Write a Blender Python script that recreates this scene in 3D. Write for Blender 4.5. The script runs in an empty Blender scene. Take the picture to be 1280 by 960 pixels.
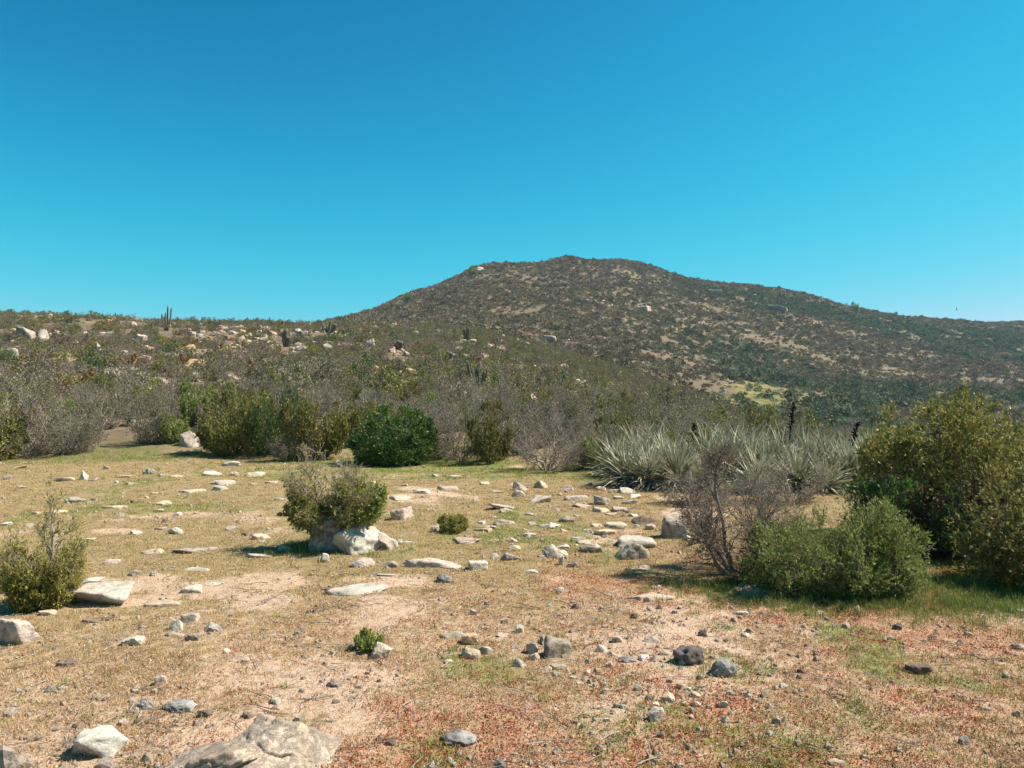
import bpy, bmesh, math, random
import numpy as np

random.seed(7)
RNG = np.random.default_rng(7)
SC = bpy.context.scene
COL = SC.collection

# ------------------------------------------------------------------ camera, sky, sun, exposure
FPX, CX, HY, EYE = 960.0, 640.0, 495.0, 1.6      # focal length in photo pixels, centre column, horizon row, eye height
cam_data = bpy.data.cameras.new('camera')
cam_data.sensor_width = 36.0
cam_data.lens = 36.0 * FPX / 1280.0
cam_data.shift_y = (HY - 480.0) / 1280.0
cam_data.clip_start, cam_data.clip_end = 0.05, 9000.0
cam = bpy.data.objects.new('camera', cam_data)
cam.location = (0, 0, EYE)
cam.rotation_euler = (math.radians(90), 0, 0)
COL.objects.link(cam)
SC.camera = cam

SUN_AZ, SUN_EL = math.radians(84), math.radians(52)     # azimuth clockwise from +Y (the view direction)
world = bpy.data.worlds.new('World')
SC.world = world
world.use_nodes = True
wn, wl = world.node_tree.nodes, world.node_tree.links
wn.clear()
w_out = wn.new('ShaderNodeOutputWorld')
w_bg = wn.new('ShaderNodeBackground')
w_sky = wn.new('ShaderNodeTexSky')
w_sky.sky_type = 'NISHITA'
w_sky.sun_disc = False
w_sky.sun_elevation = SUN_EL
w_sky.sun_rotation = SUN_AZ
w_sky.altitude = 300
w_sky.air_density, w_sky.dust_density, w_sky.ozone_density = 1.0, 0.6, 1.0
w_bg.inputs['Strength'].default_value = 0.1
EXPOSURE = 0.9
# the same colour grade over the whole dome: deep azure overhead to pale turquoise at the horizon, as the phone recorded it
_k = 0.1
_sep = wn.new('ShaderNodeSeparateColor'); _cmb = wn.new('ShaderNodeCombineColor')
wl.new(w_sky.outputs['Color'], _sep.inputs[0])
def _wm(op, a, b):
    q = wn.new('ShaderNodeMath'); q.operation = op
    for sk, v in zip(q.inputs, (a, b)):
        if isinstance(v, (int, float)): sk.default_value = v
        else: wl.new(v, sk)
    return q.outputs[0]
for ch, (A_, B_, G_) in enumerate([(3.6, 0.0, 3.3), (14.95, 17.3, 2.5), (19.0, 18.7, 3.0)]):
    raw = _wm('MULTIPLY', _sep.outputs[ch], _k)
    pw = _wm('POWER', raw, G_)
    g_ = _wm('DIVIDE', _wm('MULTIPLY', pw, A_), _wm('ADD', _wm('MULTIPLY', pw, B_), 1.0))
    g_ = _wm('MINIMUM', g_, _wm('MULTIPLY', raw, 1.5))
    wl.new(_wm('MULTIPLY', g_, 1 / _k / 2 ** EXPOSURE), _cmb.inputs[ch])
wl.new(_cmb.outputs[0], w_bg.inputs['Color'])
wl.new(w_bg.outputs[0], w_out.inputs['Surface'])

sun_data = bpy.data.lights.new('sun', 'SUN')
sun_data.energy = 5.0
sun_data.angle = math.radians(0.53)
sun_data.color = (1.0, 0.95, 0.86)
sun = bpy.data.objects.new('sun', sun_data)
sd = np.array([math.sin(SUN_AZ) * math.cos(SUN_EL), math.cos(SUN_AZ) * math.cos(SUN_EL), math.sin(SUN_EL)])
from mathutils import Vector
sun.rotation_euler = Vector(sd).to_track_quat('Z', 'Y').to_euler()
sun.location = (30, 5, 40)
COL.objects.link(sun)

SC.view_settings.view_transform = 'Standard'
SC.view_settings.look = 'None'
SC.view_settings.exposure = EXPOSURE
SC.view_settings.gamma = 1.0
SC.view_settings.use_curve_mapping = False
SC.render.engine = 'CYCLES'
SC.cycles.use_denoising = True
SC.cycles.denoiser = 'OPENIMAGEDENOISE'
SC.cycles.denoising_input_passes = 'RGB_ALBEDO_NORMAL'
SC.cycles.denoising_prefilter = 'ACCURATE'
SC.cycles.max_bounces = 5
SC.cycles.diffuse_bounces = 4
SC.cycles.glossy_bounces = 2
SC.cycles.transmission_bounces = 3
SC.cycles.transparent_max_bounces = 4

# ------------------------------------------------------------------ noise
def _hash(ix, iy, iz, seed):
    h = (ix.astype(np.int64) * 374761393 + iy.astype(np.int64) * 668265263 + iz.astype(np.int64) * 2147483647 + seed * 974711) & 0xffffffff
    h = ((h ^ (h >> 13)) * 1274126177) & 0xffffffff
    h = ((h ^ (h >> 16)) * 2246822519) & 0xffffffff
    h = h ^ (h >> 15)
    return (h & 0xffffff) / float(0xffffff)

def vnoise2(x, y, seed=0):
    ix, iy = np.floor(x), np.floor(y)
    fx, fy = x - ix, y - iy
    fx, fy = fx * fx * (3 - 2 * fx), fy * fy * (3 - 2 * fy)
    z = np.zeros_like(ix)
    a, b = _hash(ix, iy, z, seed), _hash(ix + 1, iy, z, seed)
    c, d = _hash(ix, iy + 1, z, seed), _hash(ix + 1, iy + 1, z, seed)
    return (a * (1 - fx) + b * fx) * (1 - fy) + (c * (1 - fx) + d * fx) * fy

def fbm2(x, y, seed=0, octaves=4):
    s, a, t = 0.0, 1.0, 0.0
    for o in range(octaves):
        s = s + a * vnoise2(x * 2 ** o + 17.3 * o, y * 2 ** o - 9.1 * o, seed + o)
        t += a
        a *= 0.5
    return s / t

def vnoise3(p, seed=0):
    i = np.floor(p)
    f = p - i
    f = f * f * (3 - 2 * f)
    out = 0.0
    for dx in (0, 1):
        for dy in (0, 1):
            for dz in (0, 1):
                w = (f[:, 0] if dx else 1 - f[:, 0]) * (f[:, 1] if dy else 1 - f[:, 1]) * (f[:, 2] if dz else 1 - f[:, 2])
                out = out + w * _hash(i[:, 0] + dx, i[:, 1] + dy, i[:, 2] + dz, seed)
    return out

def fbm3(p, seed=0, octaves=3):
    s, a, t = 0.0, 1.0, 0.0
    for o in range(octaves):
        s = s + a * vnoise3(p * 2 ** o + 11.7 * o, seed + o)
        t += a
        a *= 0.5
    return s / t

def sstep(a, b, x):
    t = np.clip((x - a) / (b - a), 0, 1)
    return t * t * (3 - 2 * t)

# ------------------------------------------------------------------ the lie of the land
# columns: bearing (as tangent of azimuth, written as photo column) ; rows: distances with heights
C_PX = np.array([-900, -300, 0, 200, 330, 450, 540, 600, 700, 780, 850, 930, 1000, 1100, 1280, 1700, 2600], float)
EDGE = np.interp(C_PX, [-900, 0, 500, 640, 800, 1000, 1280, 2600], [21, 20, 19, 17, 14.5, 13, 13, 13])
D1 = np.interp(C_PX, [-900, 0, 200, 450, 600, 700, 850, 930, 1000, 1100, 1280, 2600], [85, 100, 100, 125, 180, 175, 125, 85, 60, 46, 40, 40])
Y1 = np.interp(C_PX, [-900, -300, 0, 200, 450, 540, 600, 700, 850, 930, 1000, 1100, 1280, 2600], [392, 390, 395, 405, 408, 408, 414, 440, 486, 520, 548, 560, 568, 575])
DV = np.interp(C_PX, [-900, 0, 450, 600, 700, 850, 1000, 1280, 2600], [140, 150, 185, 240, 240, 200, 150, 140, 140])
YV = np.interp(C_PX, [-900, 0, 450, 600, 700, 850, 930, 1000, 1280, 2600], [428, 428, 422, 420, 446, 494, 522, 545, 560, 570])
DM = np.interp(C_PX, [-900, 600, 1000, 1280, 2600], [300, 330, 300, 320, 320])
YM = np.interp(C_PX, [-900, 200, 450, 600, 700, 850, 1000, 1280, 2600], [430, 428, 412, 388, 396, 436, 470, 486, 490])
D2 = np.interp(C_PX, [-900, 450, 600, 1280, 2600], [500, 500, 540, 640, 650])
SKY2 = np.array([(-900, 440), (200, 425), (400, 410), (455, 395), (470, 391), (510, 372), (550, 361), (575, 349), (590, 340), (600, 337), (640, 334), (675, 332), (690, 328),
                 (706, 324), (720, 324), (735, 327), (775, 325), (788, 328), (800, 331), (850, 347), (880, 353), (940, 356), (1000, 366), (1070, 385), (1110, 396), (1150, 401),
                 (1210, 403), (1280, 405), (1400, 409), (1700, 415), (2600, 430)], float)
PXG = np.linspace(-900, 2600, 701)
LYG = np.linspace(math.log(0.3), math.log(4000), 700)
YG = np.exp(LYG)

def _height_table():
    cols = []
    for px in PXG:
        g = lambda a: np.interp(px, C_PX, a)
        e, d1, dv, dm, d2 = g(EDGE), g(D1), g(DV), g(DM), g(D2)
        z = lambda d, y: EYE + d * (HY - y) / FPX
        z1, zv, zm, z2 = z(d1, g(Y1)), z(dv, g(YV)), z(dm, g(YM)), z(d2, np.interp(px, SKY2[:, 0], SKY2[:, 1]))
        xs = [0, e, e + (d1 - e) * .25, d1 * .85, d1, d1 * 1.08, dv, dm, d2 * .86, d2, d2 * 1.15, d2 * 1.7, 4000]
        zs = [0, 0, z1 * .24, z1 * .87, z1, z1 - (z1 - zv) * .25 if zv < z1 else z1, zv, zm, zm + (z2 - zm) * .80, z2, z2 * .985, z2 * .75, 5]
        cols.append(np.interp(YG, xs, zs))
    T = np.array(cols)
    k = np.exp(-0.5 * (np.arange(-6, 7) / 2.2) ** 2); k /= k.sum()
    S = np.apply_along_axis(lambda r: np.convolve(np.pad(r, 6, 'edge'), k, 'valid'), 1, T)
    k = np.exp(-0.5 * (np.arange(-4, 5) / .7) ** 2); k /= k.sum()
    return np.apply_along_axis(lambda r: np.convolve(np.pad(r, 4, 'edge'), k, 'valid'), 0, S)

HT = _height_table()

def height(x, y):
    x, y = np.asarray(x, float), np.asarray(y, float)
    r = np.hypot(x, y) + 1e-9
    az = np.arctan2(x, y)
    azc = np.clip(az, -1.02, 1.11)
    Yd = r * np.cos(azc)
    px = CX + FPX * np.tan(azc)
    a = np.clip((px - PXG[0]) / (PXG[1] - PXG[0]), 0, len(PXG) - 1.001)
    b = np.clip((np.log(np.maximum(Yd, .31)) - LYG[0]) / (LYG[1] - LYG[0]), 0, len(LYG) - 1.001)
    ia, ib = a.astype(int), b.astype(int)
    fa, fb = a - ia, b - ib
    h = (HT[ia, ib] * (1 - fa) + HT[ia + 1, ib] * fa) * (1 - fb) + (HT[ia, ib + 1] * (1 - fa) + HT[ia + 1, ib + 1] * fa) * fb
    back = sstep(1.15, 1.9, np.abs(az))
    h = h * (1 - back)
    far = sstep(22, 60, r)
    hill = sstep(130, 260, r)
    h = h + (fbm2(x / 1.7, y / 1.7, 3, 3) - .5) * .09 * sstep(2, 5, r) + (fbm2(x / .35, y / .35, 8, 2) - .5) * .022
    h = h + far * (fbm2(x / 9, y / 9, 21, 3) - .5) * .9
    h = h + hill * (fbm2(x / 48, y / 48, 33, 3) - .5) * .012 * r
    return h

def h1(x, y):
    return float(height(np.array([x]), np.array([y]))[0])

_TM = np.exp(np.linspace(math.log(1.5), math.log(1500), 2600))
def hit(px, py):
    """the point of the ground seen at a pixel of the photograph"""
    dx, dz = (px - CX) / FPX, (HY - py) / FPX
    gz = height(_TM * dx, _TM)
    under = (EYE + _TM * dz) <= gz
    i = int(np.argmax(under)) if under.any() else len(_TM) - 1
    t = _TM[i]
    if 0 < i:
        a0 = EYE + _TM[i - 1] * dz - gz[i - 1]
        a1 = EYE + t * dz - gz[i]
        t = _TM[i - 1] + (t - _TM[i - 1]) * a0 / (a0 - a1 + 1e-12)
    return t * dx, t, h1(t * dx, t)

def flat(px, py):
    t = EYE * FPX / (py - HY)
    return (px - CX) / FPX * t, t

# ------------------------------------------------------------------ mesh and tagging helpers
def mesh_of(name, v, f, smooth=False):
    v, f = np.asarray(v, np.float32), np.asarray(f, np.int32)
    me = bpy.data.meshes.new(name)
    n, k = f.shape
    me.vertices.add(len(v)); me.vertices.foreach_set('co', v.ravel())
    me.loops.add(n * k); me.loops.foreach_set('vertex_index', f.ravel())
    me.polygons.add(n)
    me.polygons.foreach_set('loop_start', np.arange(0, n * k, k, dtype=np.int32))
    me.polygons.foreach_set('loop_total', np.full(n, k, np.int32))
    me.polygons.foreach_set('use_smooth', np.full(n, bool(smooth)))
    me.update(calc_edges=True)
    return me

def obj(name, me, mat=None, parent=None, loc=None, rz=0.0, link=True):
    o = bpy.data.objects.new(name, me)
    if mat is not None and me is not None:
        for m in (mat if isinstance(mat, (list, tuple)) else [mat]):
            if len(me.materials) < len(mat if isinstance(mat, (list, tuple)) else [mat]):
                me.materials.append(m)
    if link:
        COL.objects.link(o)
    if parent:
        o.parent = parent
    if loc is not None:
        o.location = loc
    o.rotation_euler[2] = rz
    return o

def tag(o, label=None, cat=None, group=None, kind=None):
    if label: o['label'] = label
    if cat: o['category'] = cat
    if group: o['group'] = group
    if kind: o['kind'] = kind
    return o

def empty(name, loc, rz=0.0):
    o = bpy.data.objects.new(name, None)
    o.empty_display_size = 0.2
    COL.objects.link(o)
    o.location = loc
    o.rotation_euler[2] = rz
    return o

# ------------------------------------------------------------------ materials
class NT:
    def __init__(s, name):
        s.m = bpy.data.materials.new(name)
        s.m.use_nodes = True
        s.t = s.m.node_tree
        s.t.nodes.clear()
        s.out = s.n('ShaderNodeOutputMaterial')
    def n(s, kind, **kw):
        x = s.t.nodes.new(kind)
        for k, v in kw.items():
            setattr(x, k, v)
        return x
    def l(s, a, b):
        s.t.links.new(a, b)
    def val(s, sock, v):
        if hasattr(v, 'links') or isinstance(v, bpy.types.NodeSocket):
            s.l(v, sock)
        else:
            sock.default_value = v
    def noise(s, vec, scale, detail=4, rough=.6, dist=0.0):
        x = s.n('ShaderNodeTexNoise')
        x.inputs['Scale'].default_value = scale
        x.inputs['Detail'].default_value = detail
        x.inputs['Roughness'].default_value = rough
        x.inputs['Distortion'].default_value = dist
        s.l(vec, x.inputs['Vector'])
        return x.outputs['Fac']
    def ramp(s, fac, stops, mode='LINEAR'):
        x = s.n('ShaderNodeValToRGB')
        x.color_ramp.interpolation = mode
        e = x.color_ramp.elements
        while len(e) < len(stops):
            e.new(.5)
        for q, (p, c) in zip(e, stops):
            q.position = p
            q.color = c if len(c) == 4 else (*c, 1)
        s.l(fac, x.inputs['Fac'])
        return x.outputs['Color']
    def step(s, fac, a, b):
        x = s.n('ShaderNodeMapRange', interpolation_type='SMOOTHSTEP')
        s.l(fac, x.inputs['Value'])
        x.inputs['From Min'].default_value = a
        x.inputs['From Max'].default_value = b
        return x.outputs['Result']
    def mix(s, fac, a, b, blend='MIX'):
        x = s.n('ShaderNodeMix', data_type='RGBA', blend_type=blend)
        s.val(x.inputs[0], fac)
        for sock, v in ((x.inputs[6], a), (x.inputs[7], b)):
            if isinstance(v, tuple):
                v = (*v, 1)[:4]
            s.val(sock, v)
        return x.outputs[2]
    def math(s, op, a, b=0.0):
        x = s.n('ShaderNodeMath', operation=op)
        s.val(x.inputs[0], a)
        s.val(x.inputs[1], b)
        return x.outputs[0]
    def bsdf(s, col, rough=.9, spec=.2, normal=None):
        x = s.n('ShaderNodeBsdfPrincipled')
        s.val(x.inputs['Base Color'], (*col, 1) if isinstance(col, tuple) else col)
        x.inputs['Roughness'].default_value = rough
        x.inputs['Specular IOR Level'].default_value = spec
        if normal is not None:
            s.l(normal, x.inputs['Normal'])
        return x.outputs[0]
    def bump(s, hgt, strength, dist):
        x = s.n('ShaderNodeBump')
        x.inputs['Strength'].default_value = strength
        x.inputs['Distance'].default_value = dist
        s.l(hgt, x.inputs['Height'])
        return x.outputs[0]
    def done(s, sh):
        s.l(sh, s.out.inputs['Surface'])
        return s.m

def rock_mat(name, base, dark, light, lichen, amount=.5, scale=1.0, crust=False):
    t = NT(name)
    oi = t.n('ShaderNodeObjectInfo')
    co = t.n('ShaderNodeTexCoord').outputs['Object']
    add = t.n('ShaderNodeVectorMath', operation='ADD')
    t.l(co, add.inputs[0])
    sc = t.n('ShaderNodeVectorMath', operation='SCALE')
    t.l(oi.outputs['Location'], sc.inputs[0]); sc.inputs['Scale'].default_value = 1.7
    t.l(sc.outputs[0], add.inputs[1])
    v = add.outputs[0]
    big = t.noise(v, 4 * scale, 4, .65)
    med = t.noise(v, 17 * scale, 5, .7, .4)
    fin = t.noise(v, 75 * scale, 4, .7)
    c = t.mix(t.step(big, .35, .68), base, light)
    c = t.mix(t.step(med, .45, .75), c, dark)
    c = t.mix(t.math('MULTIPLY', t.step(t.noise(v, 9 * scale, 6, .75, .6), .62 - .25 * amount, .72 - .2 * amount), .85), c, lichen)
    if crust:   # lichen grows where the stone faces up
        nz = t.n('ShaderNodeSeparateXYZ'); t.l(t.n('ShaderNodeNewGeometry').outputs['True Normal'], nz.inputs[0])
        up_ = t.step(t.math('ADD', nz.outputs[2], t.math('MULTIPLY', t.math('SUBTRACT', t.noise(v, 9, 8, .8, 1.2), .5), 3.0)), .72, 1.0)
        c = t.mix(t.math('MULTIPLY', up_, .8), c, t.mix(t.step(fin, .35, .7), lichen, (.27, .215, .168)))
    c = t.mix(t.math('MULTIPLY', t.step(fin, .5, .8), .45), c, dark)
    c = t.mix(t.math('MULTIPLY', t.step(t.noise(v, 230 * scale, 2, .6), .55, .7), .4), c, dark)
    var = t.n('ShaderNodeHueSaturation')
    t.l(c, var.inputs['Color'])
    mr = t.n('ShaderNodeMapRange'); t.l(oi.outputs['Random'], mr.inputs['Value'])
    mr.inputs['To Min'].default_value, mr.inputs['To Max'].default_value = .8, 1.15
    t.l(mr.outputs[0], var.inputs['Value'])
    hgt = t.math('ADD', t.math('MULTIPLY', med, .7), t.math('MULTIPLY', fin, .4))
    if crust:
        hgt = t.math('ADD', hgt, t.math('MULTIPLY', t.noise(v, 210, 3, .7), .25))
    return t.done(t.bsdf(var.outputs[0], .92, .2, t.bump(hgt, .75, .02 / scale)))

RM = {
    'white': rock_mat('white_quartz', (.51, .43, .335), (.31, .25, .19), (.63, .56, .46), (.25, .21, .175), .3),
    'cream': rock_mat('cream_stone', (.46, .345, .24), (.28, .20, .135), (.56, .45, .33), (.23, .18, .14), .3),
    'tan': rock_mat('tan_stone', (.45, .33, .22), (.26, .18, .12), (.56, .44, .31), (.22, .18, .15), .25),
    'pink': rock_mat('pinkish_granite', (.44, .325, .25), (.22, .16, .125), (.57, .46, .37), (.20, .165, .14), .5),
    'grey': rock_mat('lichened_grey_stone', (.36, .29, .222), (.15, .115, .088), (.53, .455, .365), (.17, .138, .108), .5),
    'brown': rock_mat('brown_stone', (.17, .115, .085), (.08, .055, .042), (.26, .19, .15), (.1, .08, .07), .3),
    'dark': rock_mat('dark_crumbly_clod', (.10, .078, .066), (.04, .032, .028), (.2, .17, .15), (.14, .125, .115), .4, 1.6),
    'ash': rock_mat('ash_grey_clod', (.22, .195, .175), (.07, .06, .053), (.36, .33, .30), (.12, .105, .095), .35, 1.6),
    'orange': rock_mat('orange_weathered_rock', (.46, .27, .14), (.27, .15, .08), (.56, .38, .23), (.25, .19, .15), .2, .4),
    'far': rock_mat('pale_hillside_rock', (.42, .33, .25), (.22, .17, .13), (.55, .46, .36), (.18, .155, .13), .45, .5),
    'crust': rock_mat('lichen_crusted_granite', (.40, .29, .205), (.2, .145, .105), (.52, .41, .31), (.13, .10, .076), .35, 1.3, crust=True),
}

def leaf_mat(name, cols, trans=.3, rough=.55, spec=.25, obj_var=.25, use_tint=False):
    t = NT(name)
    geo = t.n('ShaderNodeNewGeometry')
    oi = t.n('ShaderNodeObjectInfo')
    n = len(cols)
    c = t.ramp(geo.outputs['Random Per Island'], [(i / max(1, n - 1), k) for i, k in enumerate(cols)])
    if use_tint:
        at = t.n('ShaderNodeAttribute', attribute_type='INSTANCER', attribute_name='tint')
        c = t.mix(1.0, c, at.outputs['Color'], 'MULTIPLY')
    hs = t.n('ShaderNodeHueSaturation')
    t.l(c, hs.inputs['Color'])
    mr = t.n('ShaderNodeMapRange'); t.l(oi.outputs['Random'], mr.inputs['Value'])
    mr.inputs['To Min'].default_value, mr.inputs['To Max'].default_value = 1 - obj_var, 1 + obj_var
    t.l(mr.outputs[0], hs.inputs['Value'])
    mr2 = t.n('ShaderNodeMapRange'); t.l(t.math('FRACT', t.math('MULTIPLY', oi.outputs['Random'], 7.13)), mr2.inputs['Value'])
    mr2.inputs['To Min'].default_value, mr2.inputs['To Max'].default_value = .5 - obj_var * .1, .5 + obj_var * .06
    t.l(mr2.outputs[0], hs.inputs['Hue'])
    c = hs.outputs[0]
    b = t.bsdf(c, rough, spec)
    if trans > 0:
        tr = t.n('ShaderNodeBsdfTranslucent'); t.l(c, tr.inputs['Color'])
        m = t.n('ShaderNodeMixShader'); m.inputs[0].default_value = trans
        t.l(b, m.inputs[1]); t.l(tr.outputs[0], m.inputs[2])
        b = m.outputs[0]
    return t.done(b)

LM = {
    'green': leaf_mat('dark_green_leaf', [(.035, .07, .013), (.08, .145, .026), (.15, .22, .05)], .28, .45, .35, .12),
    'bright': leaf_mat('fresh_green_leaf', [(.14, .18, .035), (.27, .31, .075), (.41, .44, .15)], .3, .6, .2, .12),
    'olive': leaf_mat('olive_leaf', [(.075, .085, .016), (.165, .17, .036), (.27, .25, .06), (.35, .29, .08)], .28, .5, .3, .2),
    'dull': leaf_mat('dull_grey_green_leaf', [(.115, .10, .055), (.20, .175, .105), (.30, .26, .17)], .2, .7, .15, .25),
    'brown': leaf_mat('dry_brown_leaf', [(.15, .115, .075), (.24, .19, .13), (.34, .28, .20)], .15, .8, .1, .22),
    'silver': leaf_mat('silver_green_blade', [(.15, .165, .085), (.28, .285, .17), (.44, .42, .28), (.54, .50, .35), (.38, .29, .17)], .15, .5, .35, .15),
    'orange': leaf_mat('rusty_orange_leaf', [(.18, .09, .02), (.26, .14, .03), (.14, .10, .03)], .2, .7, .1, .2),
    'wisp': leaf_mat('yellow_green_wispy_leaf', [(.17, .18, .035), (.32, .31, .065), (.46, .41, .11)], .45, .6, .2, .1),
    'straw': leaf_mat('dry_straw', [(.30, .22, .10), (.42, .33, .17), (.24, .20, .08)], .25, .7, .2, .15),
    'lush': leaf_mat('lush_grass_blade', [(.09, .13, .02), (.16, .20, .04), (.26, .27, .07)], .3, .5, .3, .15),
    'cover': leaf_mat('ground_cover_leaf', [(.78, .78, .78), (1.0, 1.0, 1.0), (1.2, 1.2, 1.2)], .2, .7, .15, .12, use_tint=True),
    'slope': leaf_mat('slope_shrub_leaf', [(.6, .6, .6), (1.0, 1.0, 1.0), (1.4, 1.4, 1.4)], .15, .8, .1, .25, use_tint=True),
}

def bark_mat(name, a, b):
    t = NT(name)
    geo = t.n('ShaderNodeNewGeometry')
    co = t.n('ShaderNodeTexCoord').outputs['Object']
    c = t.mix(geo.outputs['Random Per Island'], a, b)
    c = t.mix(t.math('MULTIPLY', t.step(t.noise(co, 60, 3), .4, .7), .5), c, tuple(x * .5 for x in a))
    return t.done(t.bsdf(c, .9, .15))

BM = {
    'grey': bark_mat('grey_twig_bark', (.225, .18, .14), (.40, .335, .27)),
    'brown': bark_mat('brown_twig_bark', (.115, .08, .056), (.22, .16, .115)),
    'black': bark_mat('charred_stalk', (.012, .009, .010), (.03, .022, .024)),
    'dusk': bark_mat('dusky_grey_bark', (.10, .078, .06), (.31, .245, .19)),
    'pale': bark_mat('bleached_twig_bark', (.28, .24, .20), (.42, .37, .31)),
}

# ------------------------------------------------------------------ ground
def cover_masks(x, y):
    """how much sand, red stonecrop, green and turf grow at a spot (all places, seen or not)"""
    r = np.hypot(x, y)
    n1 = fbm2(x / 1.3, y / 1.3, 41, 4)
    n2 = fbm2(x / .55 + 5, y / .55, 51, 5)
    n3 = fbm2(x / 2.2, y / 2.2 + 3, 61, 4)
    n4 = fbm2(x / .45, y / .45, 71, 3)
    redzone = sstep(-1.2, .6, x - .15 * (y - 4)) * sstep(9.5, 6.5, y) + .5 * sstep(8.0, 4.5, y) * sstep(-2.5, -.6, x)
    redzone = redzone + .8 * np.exp(-((x - 1.6) / 1.6) ** 2 - ((y - 13.2) / 1.3) ** 2)
    red = np.clip(redzone, 0, 1) * (.25 + .75 * sstep(.40, .66, n2))
    sand = .85 * sstep(.44, .74, n1 + .5 * (n4 - .5) + .12 * sstep(7.5, 4.0, r) - .10 * sstep(-1.5, -4.5, x) - .12 * sstep(6.5, 9, r))
    sand = np.maximum(sand, .58 * sstep(8.5, 5.0, r) * (.6 + .8 * (n2 - .2)))
    green = .85 * sstep(.54, .70, n3) * sstep(.42, .6, n4)
    lushz = np.exp(-((x - 4.4) / 1.3) ** 2 - ((y - 6.3) / 1.0) ** 2) + .8 * np.exp(-((x - 1.9) / .6) ** 2 - ((y - 6.4) / .35) ** 2)
    edge = sstep(-3.5, 0, y - np.interp(CX + FPX * x / np.maximum(y, .5), C_PX, EDGE)) * (x < 4)
    green = np.clip(green * .7 + 1.2 * lushz + .6 * edge * sstep(.4, .6, n3), 0, 1)
    return sand, red, green

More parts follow.
